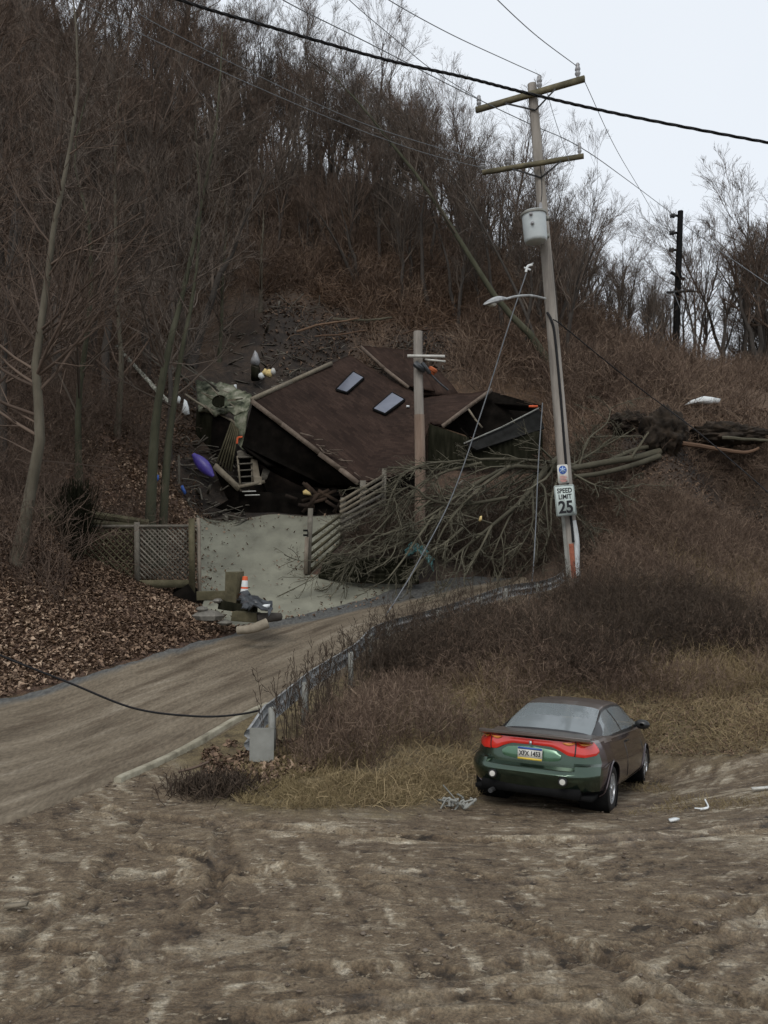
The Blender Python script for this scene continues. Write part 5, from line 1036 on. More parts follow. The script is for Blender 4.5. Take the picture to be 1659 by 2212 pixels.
m = MB(); m.tubes(lp, lr, 7); lpw = lp + 0
c1, r1 = grow(lp, lr, 11, .05, 1, (.2, .5), (20, 60), -.12, .16, 6, .6, lean=(-.3, -.3, -.3), taper=False); c1[..., 2] = np.maximum(c1[..., 2], H(c1[..., 0], c1[..., 1]) + .05)
m.tubes(c1, rmin(r1, .013), 4); c2, r2 = grow(c1, r1, 7, .1, 1, (.25, .6), (20, 60), -.1, .16, 5, .6, lean=(-.3, -.1, -.1)); c2[..., 2] = np.maximum(c2[..., 2], H(c2[..., 0], c2[..., 1]) + .05); m.tubes(c2, rmin(r2, .008), 3)
c3, r3 = grow(c2, r2, 4, .1, 1, (.3, .7), (20, 60), -.05, .15, 3, .6); m.tubes(c3, rmin(r3, .0055), 2); m.build("branches", M['fallen_bark'], ft)
# root ball: dark clods with torn roots
def rootball(u, v, d, s, name, label, nroots=70):
    c = P(u, v, d); t = thing(name, label, "root ball", c - np.array([0, 0, s[2]])); m = MB(); th = np.linspace(0, math.pi, 44); ph = np.linspace(0, 2 * math.pi, 68)
    n_ = np.stack([np.sin(th)[:, None] * np.cos(ph), np.sin(th)[:, None] * np.sin(ph), np.cos(th)[:, None] * np.ones(68)], -1); k = .45 + 1.15 * fbm(n_[..., 0] * 2.4 + 5, n_[..., 2] * 2.6 + n_[..., 1] * 1.6, int(u), 5, .7) + .5 * (fbm(n_[..., 0] * 7 + 3, n_[..., 2] * 7 + n_[..., 1] * 5, int(u) + 9, 3, .7) - .5); k[:, -1] = k[:, 0]
    m.grid(c + n_ * np.array(s) * k[..., None]); m.build("earth_clod", M['root_soil'], t, smooth=True, angle=0)
    d0 = rs.normal(size=(nroots, 3)); d0 /= np.linalg.norm(d0, axis=1, keepdims=True); st = c + d0 * np.array(s) * .6; pts = [st]; cur = d0
    for i in range(4): cur = cur + rs.normal(size=cur.shape) * .35 + np.array([0, 0, -.3]); cur /= np.linalg.norm(cur, axis=1, keepdims=True); pts.append(pts[-1] + cur * rs.uniform(.05, .16, (nroots, 1)))
    m = MB(); m.tubes(np.stack(pts, 1), np.linspace(.014, .004, 5)[None] * rs.uniform(.5, 1.3, (nroots, 1)), 4); m.build("roots", M['root_soil'], t)
rootball(1436, 936, 29.3, (.72, .6, .85), "root_ball", "large dark upended root ball at the right end of the fallen tree", 80)
rootball(1356, 915, 30.5, (.6, .5, .42), "root_ball", "smaller low dark root mass left of the large root ball", 50)
rootball(1570, 940, 30.5, (1.25, .6, .42), "root_ball", "flat dark root mat hanging over the bank at the right edge", 60)
for pts, r, lb in ((PL((1475, 958, 29), (1540, 968, 28.8), (1610, 975, 28.6), (1640, 966, 28.6)), .09, "split tan log lying below the flat root mat"), (PL((1560, 945, 29.4), (1620, 948, 29.2), (1700, 952, 29)), .07, "greenish log at the right edge beside the root mat"),
                   (PL((1290, 975, 29), (1325, 950, 29), (1368, 945, 29.2)), .05, "bent bare branch arching left of the root ball"), (PL((1360, 990, 28.4), (1390, 945, 28.4), (1400, 930, 28.4)), .045, "thin reddish branch leaning on the root ball"),
                   (PL((640, 716, 39.5), (690, 703, 39.3), (740, 694, 39.2), (775, 688, 39)), .06, "pale branch lying across the dark slide scar"), (PL((680, 727, 39), (740, 722, 38.8), (790, 716, 38.8)), .045, "second thin pale branch on the slide scar"), (PL((720, 690, 40.5), (780, 694, 40.3), (845, 688, 40)), .08, "dark log lying level at the top of the scar"),
                   (PL((870, 722, 40), (905, 712, 40), (960, 708, 39.8)), .055, "pale twisted branch just above the shorter pole top"), (PL((1040, 700, 40), (1085, 712, 39.5), (1120, 730, 39)), .05, "tan curled vine stem behind the street lamp"), (PL((600, 585, 47), (660, 590, 46.5), (720, 596, 46), (790, 592, 45.5)), .05, "thin dark fallen stem high on the slope")):
    m = MB(); p = spline(pts, 16); p = p + np.cumsum(rs.normal(size=p.shape) * .012, axis=0); m.tubes(p, np.linspace(r, r * .55, 16), 7, cap=True); single("fallen_branch", m, 'vine' if 'tan' in lb or 'pale' in lb else 'fallen_bark', lb, "branch", smooth=True)

m = MB()
for u0, u1, v0, v1, d0, d1, n_ in ((480, 820, 690, 762, 36.5, 41.5, 210), (560, 720, 735, 800, 35.5, 38.5, 110), (380, 540, 1010, 1105, 30.2, 33, 110), (800, 960, 700, 760, 38.2, 40, 60), (940, 1180, 985, 1090, 28.5, 31, 60)):
    for k in range(n_):
        u, d = rs.uniform(u0, u1), rs.uniform(d0, d1); q = GI(u, d) + [0, 0, .04]; dd_ = rs.normal(size=3) * [1, 1, .25]; dd_ /= np.linalg.norm(dd_); L_ = rs.uniform(.15, .9)
        if rs.rand() < .45: m.beam(q, q + dd_ * L_ + [0, 0, .08], rs.uniform(.05, .14), .025, rnd=rs.rand())
        else: m.tubes(spline(np.array([q, q + dd_ * L_ * .5 + rs.normal(size=3) * .08 + [0, 0, .06], q + dd_ * L_ * 1.3]), 5), rs.uniform(.012, .035), 5)
o = m.build("slide_debris", M['fence_wood'], origin=(0, 0, 0)); tag(o, "splintered bits of wood and roots strewn over the dark slide soil", "debris", kind='stuff')
# ------------------------------------------------------------ fences, posts, timbers
lf_ = thing("lattice_fence", "mossy wooden lattice fence with two panels left of the driveway", "fence", P(300, 1260, 21.3))
def fpt(u, v): return P(u, v, np.interp(u, [160, 430], [20.9, 21.2]))
def clipseg(a, c, lo, hi):
    a, c = np.array(a, float), np.array(c, float)
    t0, t1 = 0, 1; d3 = c - a
    for i in range(2):
        if abs(d3[i]) < 1e-9:
            if a[i] < lo[i] or a[i] > hi[i]: return None
            continue
        p, q = (lo[i] - a[i]) / d3[i], (hi[i] - a[i]) / d3[i]; p, q = min(p, q), max(p, q); t0, t1 = max(t0, p), min(t1, q)
    return None if t0 >= t1 else (a + d3 * t0, a + d3 * t1)
for (u0, u1, v0, v1, st) in ((184, 290, 1141, 1258, 15), (301, 408, 1141, 1250, 11)):
    m = MB()
    for s_, off in ((1, 0), (-1, .03)):
        for k in np.arange(-400, 400, st):
            sg2 = clipseg((u0, v0 + k), (u1, v0 + k + s_ * (u1 - u0)), (u0, v0), (u1, v1))
            if sg2 is None or np.hypot(*(sg2[1] - sg2[0])) < 4: continue
            a, c = fpt(*sg2[0]) + [0, off, 0], fpt(*sg2[1]) + [0, off, 0]; m.beam(a, c, .012, .036, up=(0, 0, 1), rnd=rs.rand())
    m.build("lattice_panel", M['fence_wood'] if u0 > 200 else M['moss_wood'], lf_)
for u, w_, v0, v1, nm in ((296, .12, 1128, 1268, 'fence_wood'), (180, .12, 1125, 1270, 'moss_wood'), (414, .14, 1120, 1282, 'moss_wood')):
    m = MB(); m.beam(fpt(u, v0), fpt(u + 1, v1), w_, .1, up=(0, 1, 0)); m.build("post", M[nm], lf_)
m = MB(); m.beam(fpt(425, 1118) + [0, .2, 0], fpt(428, 1330) + [0, .2, 0], .08, .1, up=(0, 1, 0)); m.build("post", M['post_light'], lf_)
for v in (1137, 1262): m = MB(); m.beam(fpt(178, v), fpt(416, v - 1), .08, .07 if v < 1200 else .2); m.build("rail", M['fence_wood'] if v < 1200 else M['moss_wood'], lf_)
m = MB(); m.beam(fpt(388, 1270) + [0, .1, 0], fpt(428, 1330) + [0, .3, 0], .5, .6, up=(0, 1, 0)); single("dark_footing", m, 'dark_wood_shade', "dark rotten footing under the right end of the lattice fence", "footing")
# timber retaining rails above the left bank
for pts, lb in ((((-20, 1088, 22.5), (60, 1094, 22.3), (200, 1112, 22), (320, 1130, 22.6)), "upper mossy timber running behind the pale trunk"), (((-20, 1106, 22.2), (60, 1112, 22), (180, 1128, 21.8), (300, 1140, 22)), "lower mossy timber running behind the pale trunk")):
    m = MB(); m.tubes(spline(PL(*pts), 14), .11, 7, cap=True); single("mossy_timber", m, 'moss_wood', lb, "timber", smooth=True)
m = MB(); u0 = 165
n_t = 900; bs = np.stack([GI(u0 + rs.normal() * 5, 20.7 + rs.normal() * .2) for _ in range(n_t)]); tp = bs + np.stack([rs.normal(size=n_t) * .25, rs.normal(size=n_t) * .2, rs.uniform(.8, 1.9, n_t)], 1)
m.tubes(np.stack([bs, (bs + tp) / 2 + rs.normal(size=(n_t, 3)) * .08, tp], 1), .007, 2); single("ivy_bush", m, 'green_wall', "dark evergreen shrub at the left end of the lattice fence", "shrub")
# driveway entrance post and timbers
def timber(pts, w, h, mt, lb, cat="timber", name="timber", up=(0, 0, 1)):
    m = MB(); m.beam(pts[0], pts[1], w, h, up=up, jag=.02); o = single(name, m, mt, lb, cat); bv = o.modifiers.new('b', 'BEVEL'); bv.width = .015; bv.segments = 2; return o
timber((P(507, 1235, 19.3), P(505, 1304, 19.3)), .34, .28, 'moss_wood', "thick mossy square post stub beside the orange and white marker", "post", "square_post", up=(.5, 1, 0))
timber((P(428, 1287, 19.9), P(494, 1286, 19.7)), .22, .22, 'moss_wood', "mossy beam lying level left of the thick post stub")
timber((P(478, 1306, 19.3), P(552, 1318, 19.0)), .26, .2, 'green_wall', "dark rotten beam under the thick post stub")
timber((P(505, 1330, 18.9), P(560, 1334, 18.8)), .3, .22, 'moss_wood', "low squared timber below the rotten beam")
for (u, v, s_, lb) in ((452, 1330, .3, "grey stone block under the level mossy beam"), (486, 1345, .2, "rounded stone at the foot of the timber pile"), (470, 1298, .13, "small pale stone beside the post stub"), (436, 1316, .16, "small stone by the fence end post")):
    m = MB(); pebble(m, P(u, v, 19.2), s_, .5); single("boulder", m, 'stone', lb, "stone", smooth=True)
m = MB(); m.tubes(spline(PL((512, 1362, 18.3), (545, 1358, 18.3), (578, 1346, 18.4)), 10), np.linspace(.09, .12, 10), 9, cap=True); single("cut_log", m, 'old_board', "tan cut log lying at the road edge under the tarp", "log", smooth=True, angle=50)
m = MB(); m.tubes(spline(PL((555, 1336, 18.7), (580, 1334, 18.8), (606, 1332, 19)), 10), np.linspace(.13, .09, 10), 9, cap=True); single("cut_log", m, 'bark_dark', "dark short log beside the tarp at the driveway mouth", "log", smooth=True, angle=50)
m = MB(); g = np.zeros((18, 12, 3)); uu, vv = np.meshgrid(np.linspace(0, 1, 18), np.linspace(0, 1, 12), indexing='ij')
for i in range(18):
    for j in range(12): f, s_ = uu[i, j], vv[i, j]; g[i, j] = P(520 + 66 * f, 1292 + 22 * f + (s_ - .4) * (30 - 10 * f) - 8 * math.sin(f * 3.1), 19.1 - .7 * s_)
g += (np.dstack([fbm(uu * 6, vv * 6, 15), fbm(uu * 6, vv * 6, 16), fbm(uu * 6, vv * 6, 17)]) - .5) * .22; m.slab(g, .03); single("black_tarp", m, 'tarp', "crumpled black plastic tarp beside the orange and white marker", "tarp", smooth=True, angle=60)
blob(570, 1312, 18.6, [(-14, 2), (0, -6), (13, -7), (12, -1), (2, 4)], .05, 'white', 'white_scrap', "white plastic strip on the black tarp", "plastic")
# channelizer: orange tube with white bands
cb = P(527, 1292, 19.2); cn = thing("traffic_marker", "orange and white striped traffic marker standing on the tarp", "traffic cone", cb)
ch = 46 * 19.2 / F
for f0, f1, mt, nm in ((0, .22, 'orange', 'orange_band'), (.22, .44, 'white', 'white_band'), (.44, .53, 'orange', 'orange_band'), (.53, .83, 'white', 'white_band'), (.83, 1.0, 'orange', 'orange_band')):
    m = MB(); r0, r1 = .105 - .045 * f0, .105 - .045 * f1; pr = [(r0, f0 * ch), (r1, f1 * ch)]
    if f1 == 1: pr += [(r1 * .6, ch * 1.02), (0, ch * 1.02)]
    lathe(m, cb, (.05, 0, 1), pr, 20); m.build(nm, M[mt], cn, smooth=True)
m = MB(); lathe(m, cb - [0, 0, .05], (0, 0, 1), [(0, 0), (.2, 0), (.2, .03), (.12, .05)], 8); m.build("rubber_base", M['tyre'], cn)
# fence along the right side of the driveway
fn = thing("driveway_fence", "broken fence of slanting boards climbing the right side of the driveway", "fence", P(742, 1170, 27.8))
fx = lambda u: np.interp(u, [668, 742, 785, 830], [25.5, 27.4, 28.4, 29.4])
for u, v0, v1, w_ in ((830, 1012, 1112, .16), (784, 1038, 1140, .2), (741, 1075, 1172, .16)):
    m = MB(); m.beam(P(u, v0, fx(u)), P(u - 1, v1, fx(u)), w_, .12, up=(0, 1, 0), rnd=rs.rand()); m.build("post", M['fence_wood'], fn)
for k, (v0, v1, c) in enumerate(((1084, 1028, 0), (1096, 1041, 0), (1107, 1054, 0), (1118, 1068, 1), (1130, 1082, 1), (1143, 1096, 1))):
    m = MB(); m.beam(P(735, v0, fx(735) - .1), P(828, v1, fx(828) - .1), .04, .11, rnd=rs.rand()); m.build("rail", M['old_board'] if not c else M['fence_wood'], fn)
for k in range(5):
    m = MB(); m.beam(P(672, 1160 + k * 18, 25.6), P(738, 1112 + k * 15, 27.2), .03, .09, rnd=rs.rand()); m.build("rail", M['moss_wood'], fn)
m = MB(); m.beam(P(914, 1008, 28.5), P(912, 1040, 28.5), .15, .12, up=(0, 1, 0)); single("fence_stub", m, 'fence_wood', "weathered post top just right of the shorter pole", "post")
o = timber((P(669, 1098, 25.5), P(663, 1172, 25.5)), .16, .14, 'fence_wood', "", up=(0, 1, 0)); bpy.data.objects.remove(o)
gp = thing("gate_post", "tall pale wooden gate post at the mouth of the driveway", "post", P(664, 1243, 25.4))
m = MB(); m.beam(P(671, 1098, 25.5), P(665, 1245, 25.5), .15, .13, up=(0, 1, 0)); m.build("post_shaft", M['fence_wood'], gp)
m = MB(); m.beam(P(663, 1160, 25.38), P(660, 1240, 25.38), .12, .06, up=(0, 1, 0)); m.build("pale_board", M['post_light'], gp)
for v in (1146, 1156): m = MB(); m.box(P(660, v, 25.36), (.14, .06, .06)); m.build("hinge", M['black'], gp)
# timber retaining wall under the fallen branches
for k in range(5):
    m = MB(); v = 1252 - k * 11; u0 = 690 + k * 4; m.tubes(spline(np.array([P(u0, v - 8, 25.3 + k * .12), P(780, v + 2, 24.9 + k * .12), P(905 - k * 3, v + 4, 24.7 + k * .12)]), 8), .085, 6, cap=True, rnd=.2 * k)
    single("retaining_timber", m, 'green_wall', ["lowest", "second", "third", "fourth", "topmost"][k] + " dark round timber of the low retaining wall under the fallen branches", "timber", "retaining wall timbers", smooth=True)

# ------------------------------------------------------------ guard rail and kerb
GP = spline(np.array(GR)[:-1], 90); gz = H(GP[:, 0], GP[:, 1]); tops = gz + .72
tops[:10] = np.linspace(.52, tops[10], 10); gz[:3] = 0
pr = [(0, -.31), (.04, -.30), (.08, -.25), (.08, -.21), (0, -.165), (0, -.145), (.08, -.10), (.08, -.06), (.04, -.01), (0, 0)]
rl = thing("guard_rail", "galvanised steel guard rail curving up along the road edge into the brush", "guard rail", (GP[0, 0], GP[0, 1], 0.0))
tg_ = np.gradient(GP, axis=0); tg_ /= np.linalg.norm(tg_, axis=1, keepdims=True); nr = np.stack([-tg_[:, 1], tg_[:, 0]], 1)
g = np.array([[[GP[i, 0] + nr[i, 0] * a, GP[i, 1] + nr[i, 1] * a, tops[i] + z] for a, z in pr] for i in range(90)]); g2_ = g.copy(); g2_[..., 0] -= nr[:, None, 0] * .006; g2_[..., 1] -= nr[:, None, 1] * .006
m = MB(); m.grid(g); m.grid(g2_, flip=True); top = np.stack([g[:, -1], g2_[:, -1]], 1); m.grid(top); m.build("rail_beam", M['galv'], rl, smooth=True, angle=50)
for i in range(9, 88, 9): m = MB(); q = np.array([GP[i, 0] - nr[i, 0] * .1, GP[i, 1] - nr[i, 1] * .1]); m.beam((q[0], q[1], gz[i] - .1), (q[0], q[1], tops[i] - .04), .07, .12, up=(tg_[i, 0], tg_[i, 1], 0)); m.build("post", M['galv_dull'], rl)
ec = P(565, 1609, 12.15); m = MB(); w_ = 52 * 12.15 / F; h3 = 72 * 12.15 / F
a = np.linspace(-1, 1, 11); g = np.array([[[ec[0] + t * w_ / 2, ec[1] + .025 * t * t, ec[2] + z * h3 / 2] for z in np.linspace(-1, 1, 6)] for t in a]); m.slab(g.transpose(1, 0, 2), .012)
m.build("end_plate", M['galv_dull'], rl, smooth=True, angle=40)
kb = PL((250, 1683, 11.3), (280, 1664, 11.6), (420, 1592, 13.0), (500, 1556, 13.9), (575, 1528, 14.7)); kp = spline(kb, 30); kp[:, 2] = H(kp[:, 0], kp[:, 1])
m = MB(); 
pk = [(-.03, -.2), (-.03, .07), (-.015, .085), (.065, .085), (.08, .07), (.08, -.2)]; tk_ = np.gradient(kp[:, :2], axis=0); tk_ /= np.linalg.norm(tk_, axis=1, keepdims=True); nk = np.stack([tk_[:, 1], -tk_[:, 0]], 1)
g = np.array([[[kp[i, 0] + nk[i, 0] * a, kp[i, 1] + nk[i, 1] * a, kp[i, 2] + z - .02] for a, z in pk] for i in range(30)]); m.grid(g, flip=True); m.add(g[0], [[0, 1, 2, 3, 4, 5]]); m.add(g[-1], [[5, 4, 3, 2, 1, 0]])
o = m.build("kerb", M['kerb'], None, origin=(0, 0, 0)); tag(o, kind='structure')
# litter on the lot
for (u, v, d, L_, mt, lb) in ((34, 1948, 7.4, .18, 'old_board', "short wooden chip lying in the mud at the far left"), (1645, 1688, 11.3, .25, 'offwhite', "pale stick at the right edge of the lot"), (1455, 1745, 10.1, .1, 'white', "small white litter scrap behind the car's right side")):
    q = P(u, v, d); q[2] = float(H(q[0], q[1])) + .04; m = MB(); m.beam(q - [L_ / 2, 0, 0], q + [L_ / 2, .03, .01], .06, .025, jag=.02); single("litter", m, mt, lb, "litter")
q = P(1512, 1712, 10.6); q[2] = float(H(q[0], q[1])) + .04; m = MB(); m.tubes(spline(np.array([q, q + [.12, .05, .01], q + [.18, .3, .03]]), 8), .012, 5); m.tubes(spline(np.array([q + [.1, .05, .01], q + [.02, .0, .01], q + [-.05, .05, .0]]), 6), .01, 5); single("litter", m, 'white', "bent white strip lying right of the parked car", "litter")
m = MB(); q = P(1005, 1712, 10.6); q[2] = float(H(q[0], q[1])) + .03
for k in range(14):
    a = q + np.array([rs.uniform(-.22, .25), rs.uniform(-.15, .2), rs.uniform(0, .06)]); m.tubes(spline(np.array([a, a + rs.normal(size=3) * .06 + [0, 0, .03], a + rs.normal(size=3) * .1]), 6), rs.uniform(.008, .02), 5)
single("scrap_pile", m, 'galv_dull', "tangle of grey scrap wire on the ground left of the car", "scrap")
m = MB(); n_t = 1600; cc = np.array([-2.25, 11.0]); pp = cc + rs.normal(size=(n_t, 2)) * [.26, .2]; z0 = H(pp[:, 0], pp[:, 1]); st = np.column_stack([pp, z0]); en = st + np.stack([rs.normal(size=n_t) * .09, rs.normal(size=n_t) * .09, rs.uniform(.03, .24, n_t)], 1); m.tubes(np.stack([st, (st + en) / 2 + rs.normal(size=(n_t, 3)) * .03, en], 1), .005, 2); single("dead_shrub", m, 'brush_dark', "small black dead shrub on the mud below the guard rail end", "shrub")
m = MB(); m.tubes(spline(PL((385, 1667, 11.5), (420, 1658, 11.6), (450, 1646, 11.8)), 8), .02, 5); single("dead_stick", m, 'twig_red', "thin reddish stick lying left of the small dead shrub", "stick")

# ------------------------------------------------------------ the car (built level at the origin, then set on the sloping lot)
car = bpy.data.objects.new("parked_car", None); scene.collection.objects.link(car); WLOC[car.name] = np.zeros(3)
tag(car, "green two-door coupe with brown reflections painted on its sides and top, parked on the mud", "car")
ipl = lambda x, a, b: np.interp(x, a, b)
def bw(y): return ipl(y, [-.93, -.6, 0, 1.3, 2.6, 3.2, 3.5], [.80, .835, .86, .86, .85, .80, .74])
def bz(y): return ipl(y, [-.93, -.75, -.1, 1.4, 2.8, 3.1, 3.4, 3.6], [.945, .95, .965, .945, .935, .885, .79, .70])
HP = np.array([(.82, .0), (.92, .06), (.965, .14), (.985, .25), (1, .40), (1, .50), (.99, .58), (.968, .68), (.935, .78), (.90, .87), (.868, .93), (.84, .975), (.79, .995), (.6, 1.012), (.3, 1.025), (0, 1.03)])
hs_ = np.r_[0, np.cumsum(np.hypot(np.diff(HP[:, 0]) * .85, np.diff(HP[:, 1]) * .74))]; NJ = 54
hx, hz = np.interp(np.linspace(0, hs_[-1], NJ), hs_, HP[:, 0]), np.interp(np.linspace(0, hs_[-1], NJ), hs_, HP[:, 1])
ZB = .215
def ringxz(y):
    w, zt = bw(y), bz(y); z = ZB + hz * (zt - ZB); z = np.where(hz < .15, z + (.09 if y < -.5 else 0) * (1 - hz / .15), z); return hx * w, z
def yrear(x, z, xw):
    lim = np.where(np.abs(x) > .53, .635, .575)
    base = np.interp(z, [.2, .30, .40, .47, .52, .57, .62], [-.74, -.80, -.87, -.92, -.935, -.91, -.86]); rec = np.interp(z, [.6, .66, .9, .93, .96], [-.775, -.775, -.755, -.77, -.79])
    k = np.clip((z - lim) / .02, 0, 1); f = np.abs(x) / xw
    return base * (1 - k) + rec * k + .30 * np.clip(f, 0, 1) ** 5.5 + .03 * f ** 2
def yfront(x, z, xw):
    f = np.abs(x) / xw; return 3.62 - .10 * np.abs(z - .42) / .25 * (z > .42) - .34 * np.clip(f, 0, 1) ** 4
NS = 130; rings = []
x0, z0 = ringxz(-.93); x1, z1 = ringxz(3.5)
ysb = np.linspace(-.93, 3.6, NS)
for i, y in enumerate(ysb):
    x, z = ringxz(y); s = i / (NS - 1); yr = yrear(x0 * 1.0, z, np.maximum(x0, .001)); yr = np.where(hz > .99, yrear(x0, z, np.full(NJ, x0[hz < .99].min())), yr); yf = yfront(x1, z, np.full(NJ, .74) )
    Lr = np.clip(1 - s / .25, 0, 1) ** 1; Lf = np.clip((s - .75) / .25, 0, 1)
    yy = y + (yr - (-.93)) * Lr + (yf - 3.6) * Lf
    rings.append(np.stack([x, yy, z], 1))
rings = np.array(rings)
full = np.concatenate([rings * np.array([-1, 1, 1]), rings[:, -2::-1]], 1)
# wheel arches
def snap(g, cy, R=.345, cz=.31):
    d = np.hypot(g[..., 1] - cy, g[..., 2] - cz); side = (np.abs(g[..., 0]) > .6) & (np.abs(d - R) < .022) & (g[..., 2] < .75)
    k = np.where(side, R / np.maximum(d, 1e-6), 1); g[..., 1] = cy + (g[..., 1] - cy) * k; g[..., 2] = np.where(side, cz + (g[..., 2] - cz) * k, g[..., 2])
for cy in (0, 2.6): snap(full, cy)
a_, b_n = full.shape[:2]; i_ = (np.arange(a_ - 1) * b_n)[:, None] + np.arange(b_n - 1)[None]; bf = np.stack([i_, i_ + 1, i_ + b_n + 1, i_ + b_n], -1).reshape(-1, 4); bv_ = full.reshape(-1, 3); cen = bv_[bf].mean(1)
cut = np.zeros(len(bf), bool)
for cy in (0, 2.6): cut |= (np.hypot(cen[:, 1] - cy, cen[:, 2] - .31) < .345) & (np.abs(cen[:, 0]) > .6) & (cen[:, 2] < .72)
cabin = (cen[:, 1] > -.02) & (cen[:, 1] < 2.85) & (np.abs(cen[:, 0]) < .66) & (cen[:, 2] > .9)
bump_side = (cen[:, 1] < -.5) & (cen[:, 2] < .625)
top_f = (cen[:, 2] > .9) & ~cabin
def sub_mesh(mb, v, f):
    u, inv = np.unique(f, return_inverse=True); mb.add(v[u], inv.reshape(f.shape)); return mb
m = MB(); sub_mesh(m, bv_, bf[~cut & ~cabin & ~bump_side & ~top_f]); m.build("body_side", M['reflect_side'], car, smooth=True, angle=40)
m = MB(); sub_mesh(m, bv_, bf[top_f]); m.build("deck_and_hood", M['reflect_top'], car, smooth=True, angle=40)
# rear and front caps
NC = 71
def cap(ringf, yfun, xw):
    g = []
    for j in range(NJ):
        X_ = ringf[j, 0] * np.linspace(-1, 1, NC); Z_ = np.full(NC, ringf[j, 2]); g.append(np.stack([X_, yfun(X_, Z_, xw[j]), Z_], 1))
    return np.array(g)
xw0 = np.where(hz > .99, x0[hz < .99].min(), x0)
rc = cap(rings[0], yrear, np.maximum(xw0, .01)); cv = rc.reshape(-1, 3); i_ = (np.arange(NJ - 1) * NC)[:, None] + np.arange(NC - 1)[None]; cf = np.stack([i_, i_ + 1, i_ + NC + 1, i_ + NC], -1).reshape(-1, 4); cc_ = cv[cf].mean(1)
lim = np.where(np.abs(cc_[:, 0]) > .53, .64, .58); isb = cc_[:, 2] < lim
m = MB(); sub_mesh(m, cv, cf[isb]); sub_mesh(m, bv_, bf[bump_side & ~cut]); m.build("rear_bumper", M['paint_green'], car, smooth=True, angle=40)
m = MB(); sub_mesh(m, cv, cf[~isb]); m.build("rear_panel", M['paint_green'], car, smooth=True, angle=40)
fc = cap(rings[-1], yfront, np.full(NJ, .74)); m = MB(); m.grid(fc, flip=True); m.build("front_bumper", M['reflect_side'], car, smooth=True, angle=40)
m = MB(); m.box((0, -.70, .30), (1.2, .25, .12)); m.box((0, 1.3, .24), (1.45, 4.0, .05)); [m.box((sx * .70, 1.3, .33), (.05, 1.8, .2)) for sx in (-1, 1)]; m.build("underbody", M['black'], car)
# wheel wells and arch lips
for cy in (0, 2.6):
    for sx in (-1, 1):
        m = MB(); lathe(m, (sx * .48, cy, .31), (sx, 0, 0), [(0, 0), (.345, 0), (.35, .36)], 30); m.build("wheel_well", M['black'], car, smooth=True, angle=40)
        w_ = ringxz(cy)[0].max(); a = np.radians(np.linspace(-12, 192, 36)); pa_ = []
        for t in a:
            z_ = .31 + .35 * math.sin(t); y_ = cy + .35 * math.cos(t); rx, rz_ = ringxz(y_); pa_.append((sx * (np.interp(z_, rz_[:40], rx[:40]) + .003), y_, z_))
        m = MB(); m.tubes(np.array(pa_), .011, 5); m.build("arch_lip", M['reflect_side'], car, smooth=True)
# wheels
for cy in (0, 2.6):
    for sx in (-1, 1):
        wt = bpy.data.objects.new("wheel", None); scene.collection.objects.link(wt); wt.parent = car; WLOC[wt.name] = np.zeros(3)
        ym = M['tyre']; c = (sx * .66, cy, .30)
        m = MB(); lathe(m, c, (sx, 0, 0), [(.19, .0), (.285, .0), (.30, .02), (.302, .08), (.302, .12), (.298, .155), (.28, .175), (.23, .18), (.20, .17), (.195, .05)], 40); m.build("tyre", ym, wt, smooth=True, angle=50)
        m = MB(); lathe(m, c, (sx, 0, 0), [(.198, .168), (.185, .165), (.175, .12), (.17, .10)], 36)
        for k in range(7):
            a = k * 2 * math.pi / 7; d3 = np.array([0, math.cos(a), math.sin(a)]); m.beam(np.array(c) + [sx * .15, 0, 0] + d3 * .03, np.array(c) + [sx * .145, 0, 0] + d3 * .18, .045, .03, up=(1, 0, 0))
        lathe(m, c, (sx, 0, 0), [(.055, .13), (.05, .172), (0, .175)], 16); m.build("rim", M['rim'], wt, smooth=True, angle=40)
        m = MB(); lathe(m, c, (sx, 0, 0), [(.18, .10), (0, .10)], 24); m.build("brake_disc", M['dark_metal'], wt)
# greenhouse
def gz_(y): return ipl(y, [-.14, .1, .3, .5, .72, .95, 1.3, 1.65, 1.95, 2.15, 2.5, 2.95], [.965, 1.065, 1.145, 1.215, 1.285, 1.325, 1.345, 1.34, 1.315, 1.265, 1.13, .94])
def gwb(y): return ipl(y, [-.14, .15, .5, 1.5, 2.5, 2.95], [.60, .69, .73, .74, .725, .66])
def gws(y): return ipl(y, [-.14, .2, .72, 1.1, 1.6, 2.0, 2.5, 2.95], [.575, .565, .51, .515, .52, .52, .56, .62])
ysg = np.linspace(-.14, 2.95, 110); nj1, nj2 = 14, 24; gg = []
for y in ysg:
    zc = gz_(y); zb_ = min(.935, zc - .03); wb_, ws_ = gwb(y), gws(y); r = []
    for k in range(nj1): f = k / (nj1 - 1); r.append((wb_ + (ws_ - wb_) * f + .018 * math.sin(f * math.pi), y, zb_ + (zc - .045 - zb_) * f))
    for k in range(1, nj2): f = k / (nj2 - 1); r.append((ws_ * math.cos(f * math.pi / 2) ** .8 if f < 1 else 0, y - .05 * 0, zc - .045 + .06 * math.sin(f * math.pi / 2) ** .75))
    gg.append(r)
gg = np.array(gg); gf = np.concatenate([gg * np.array([-1, 1, 1]), gg[:, -2::-1]], 1); nn_ = gf.shape[1]; i_ = (np.arange(109) * nn_)[:, None] + np.arange(nn_ - 1)[None]; F4 = np.stack([i_, i_ + 1, i_ + nn_ + 1, i_ + nn_], -1); jj = np.broadcast_to(np.arange(nn_ - 1)[None], i_.shape); yc = gf.reshape(-1, 3)[F4].mean(2)
jd = np.minimum(jj, nn_ - 2 - jj); Yc, fz = yc[..., 1], jd / (nj1 - 1.0); sidef = jd < nj1 - 1; V = gf.reshape(-1, 3)
topf = ~sidef; edge = topf & (jd < nj1 + 1)
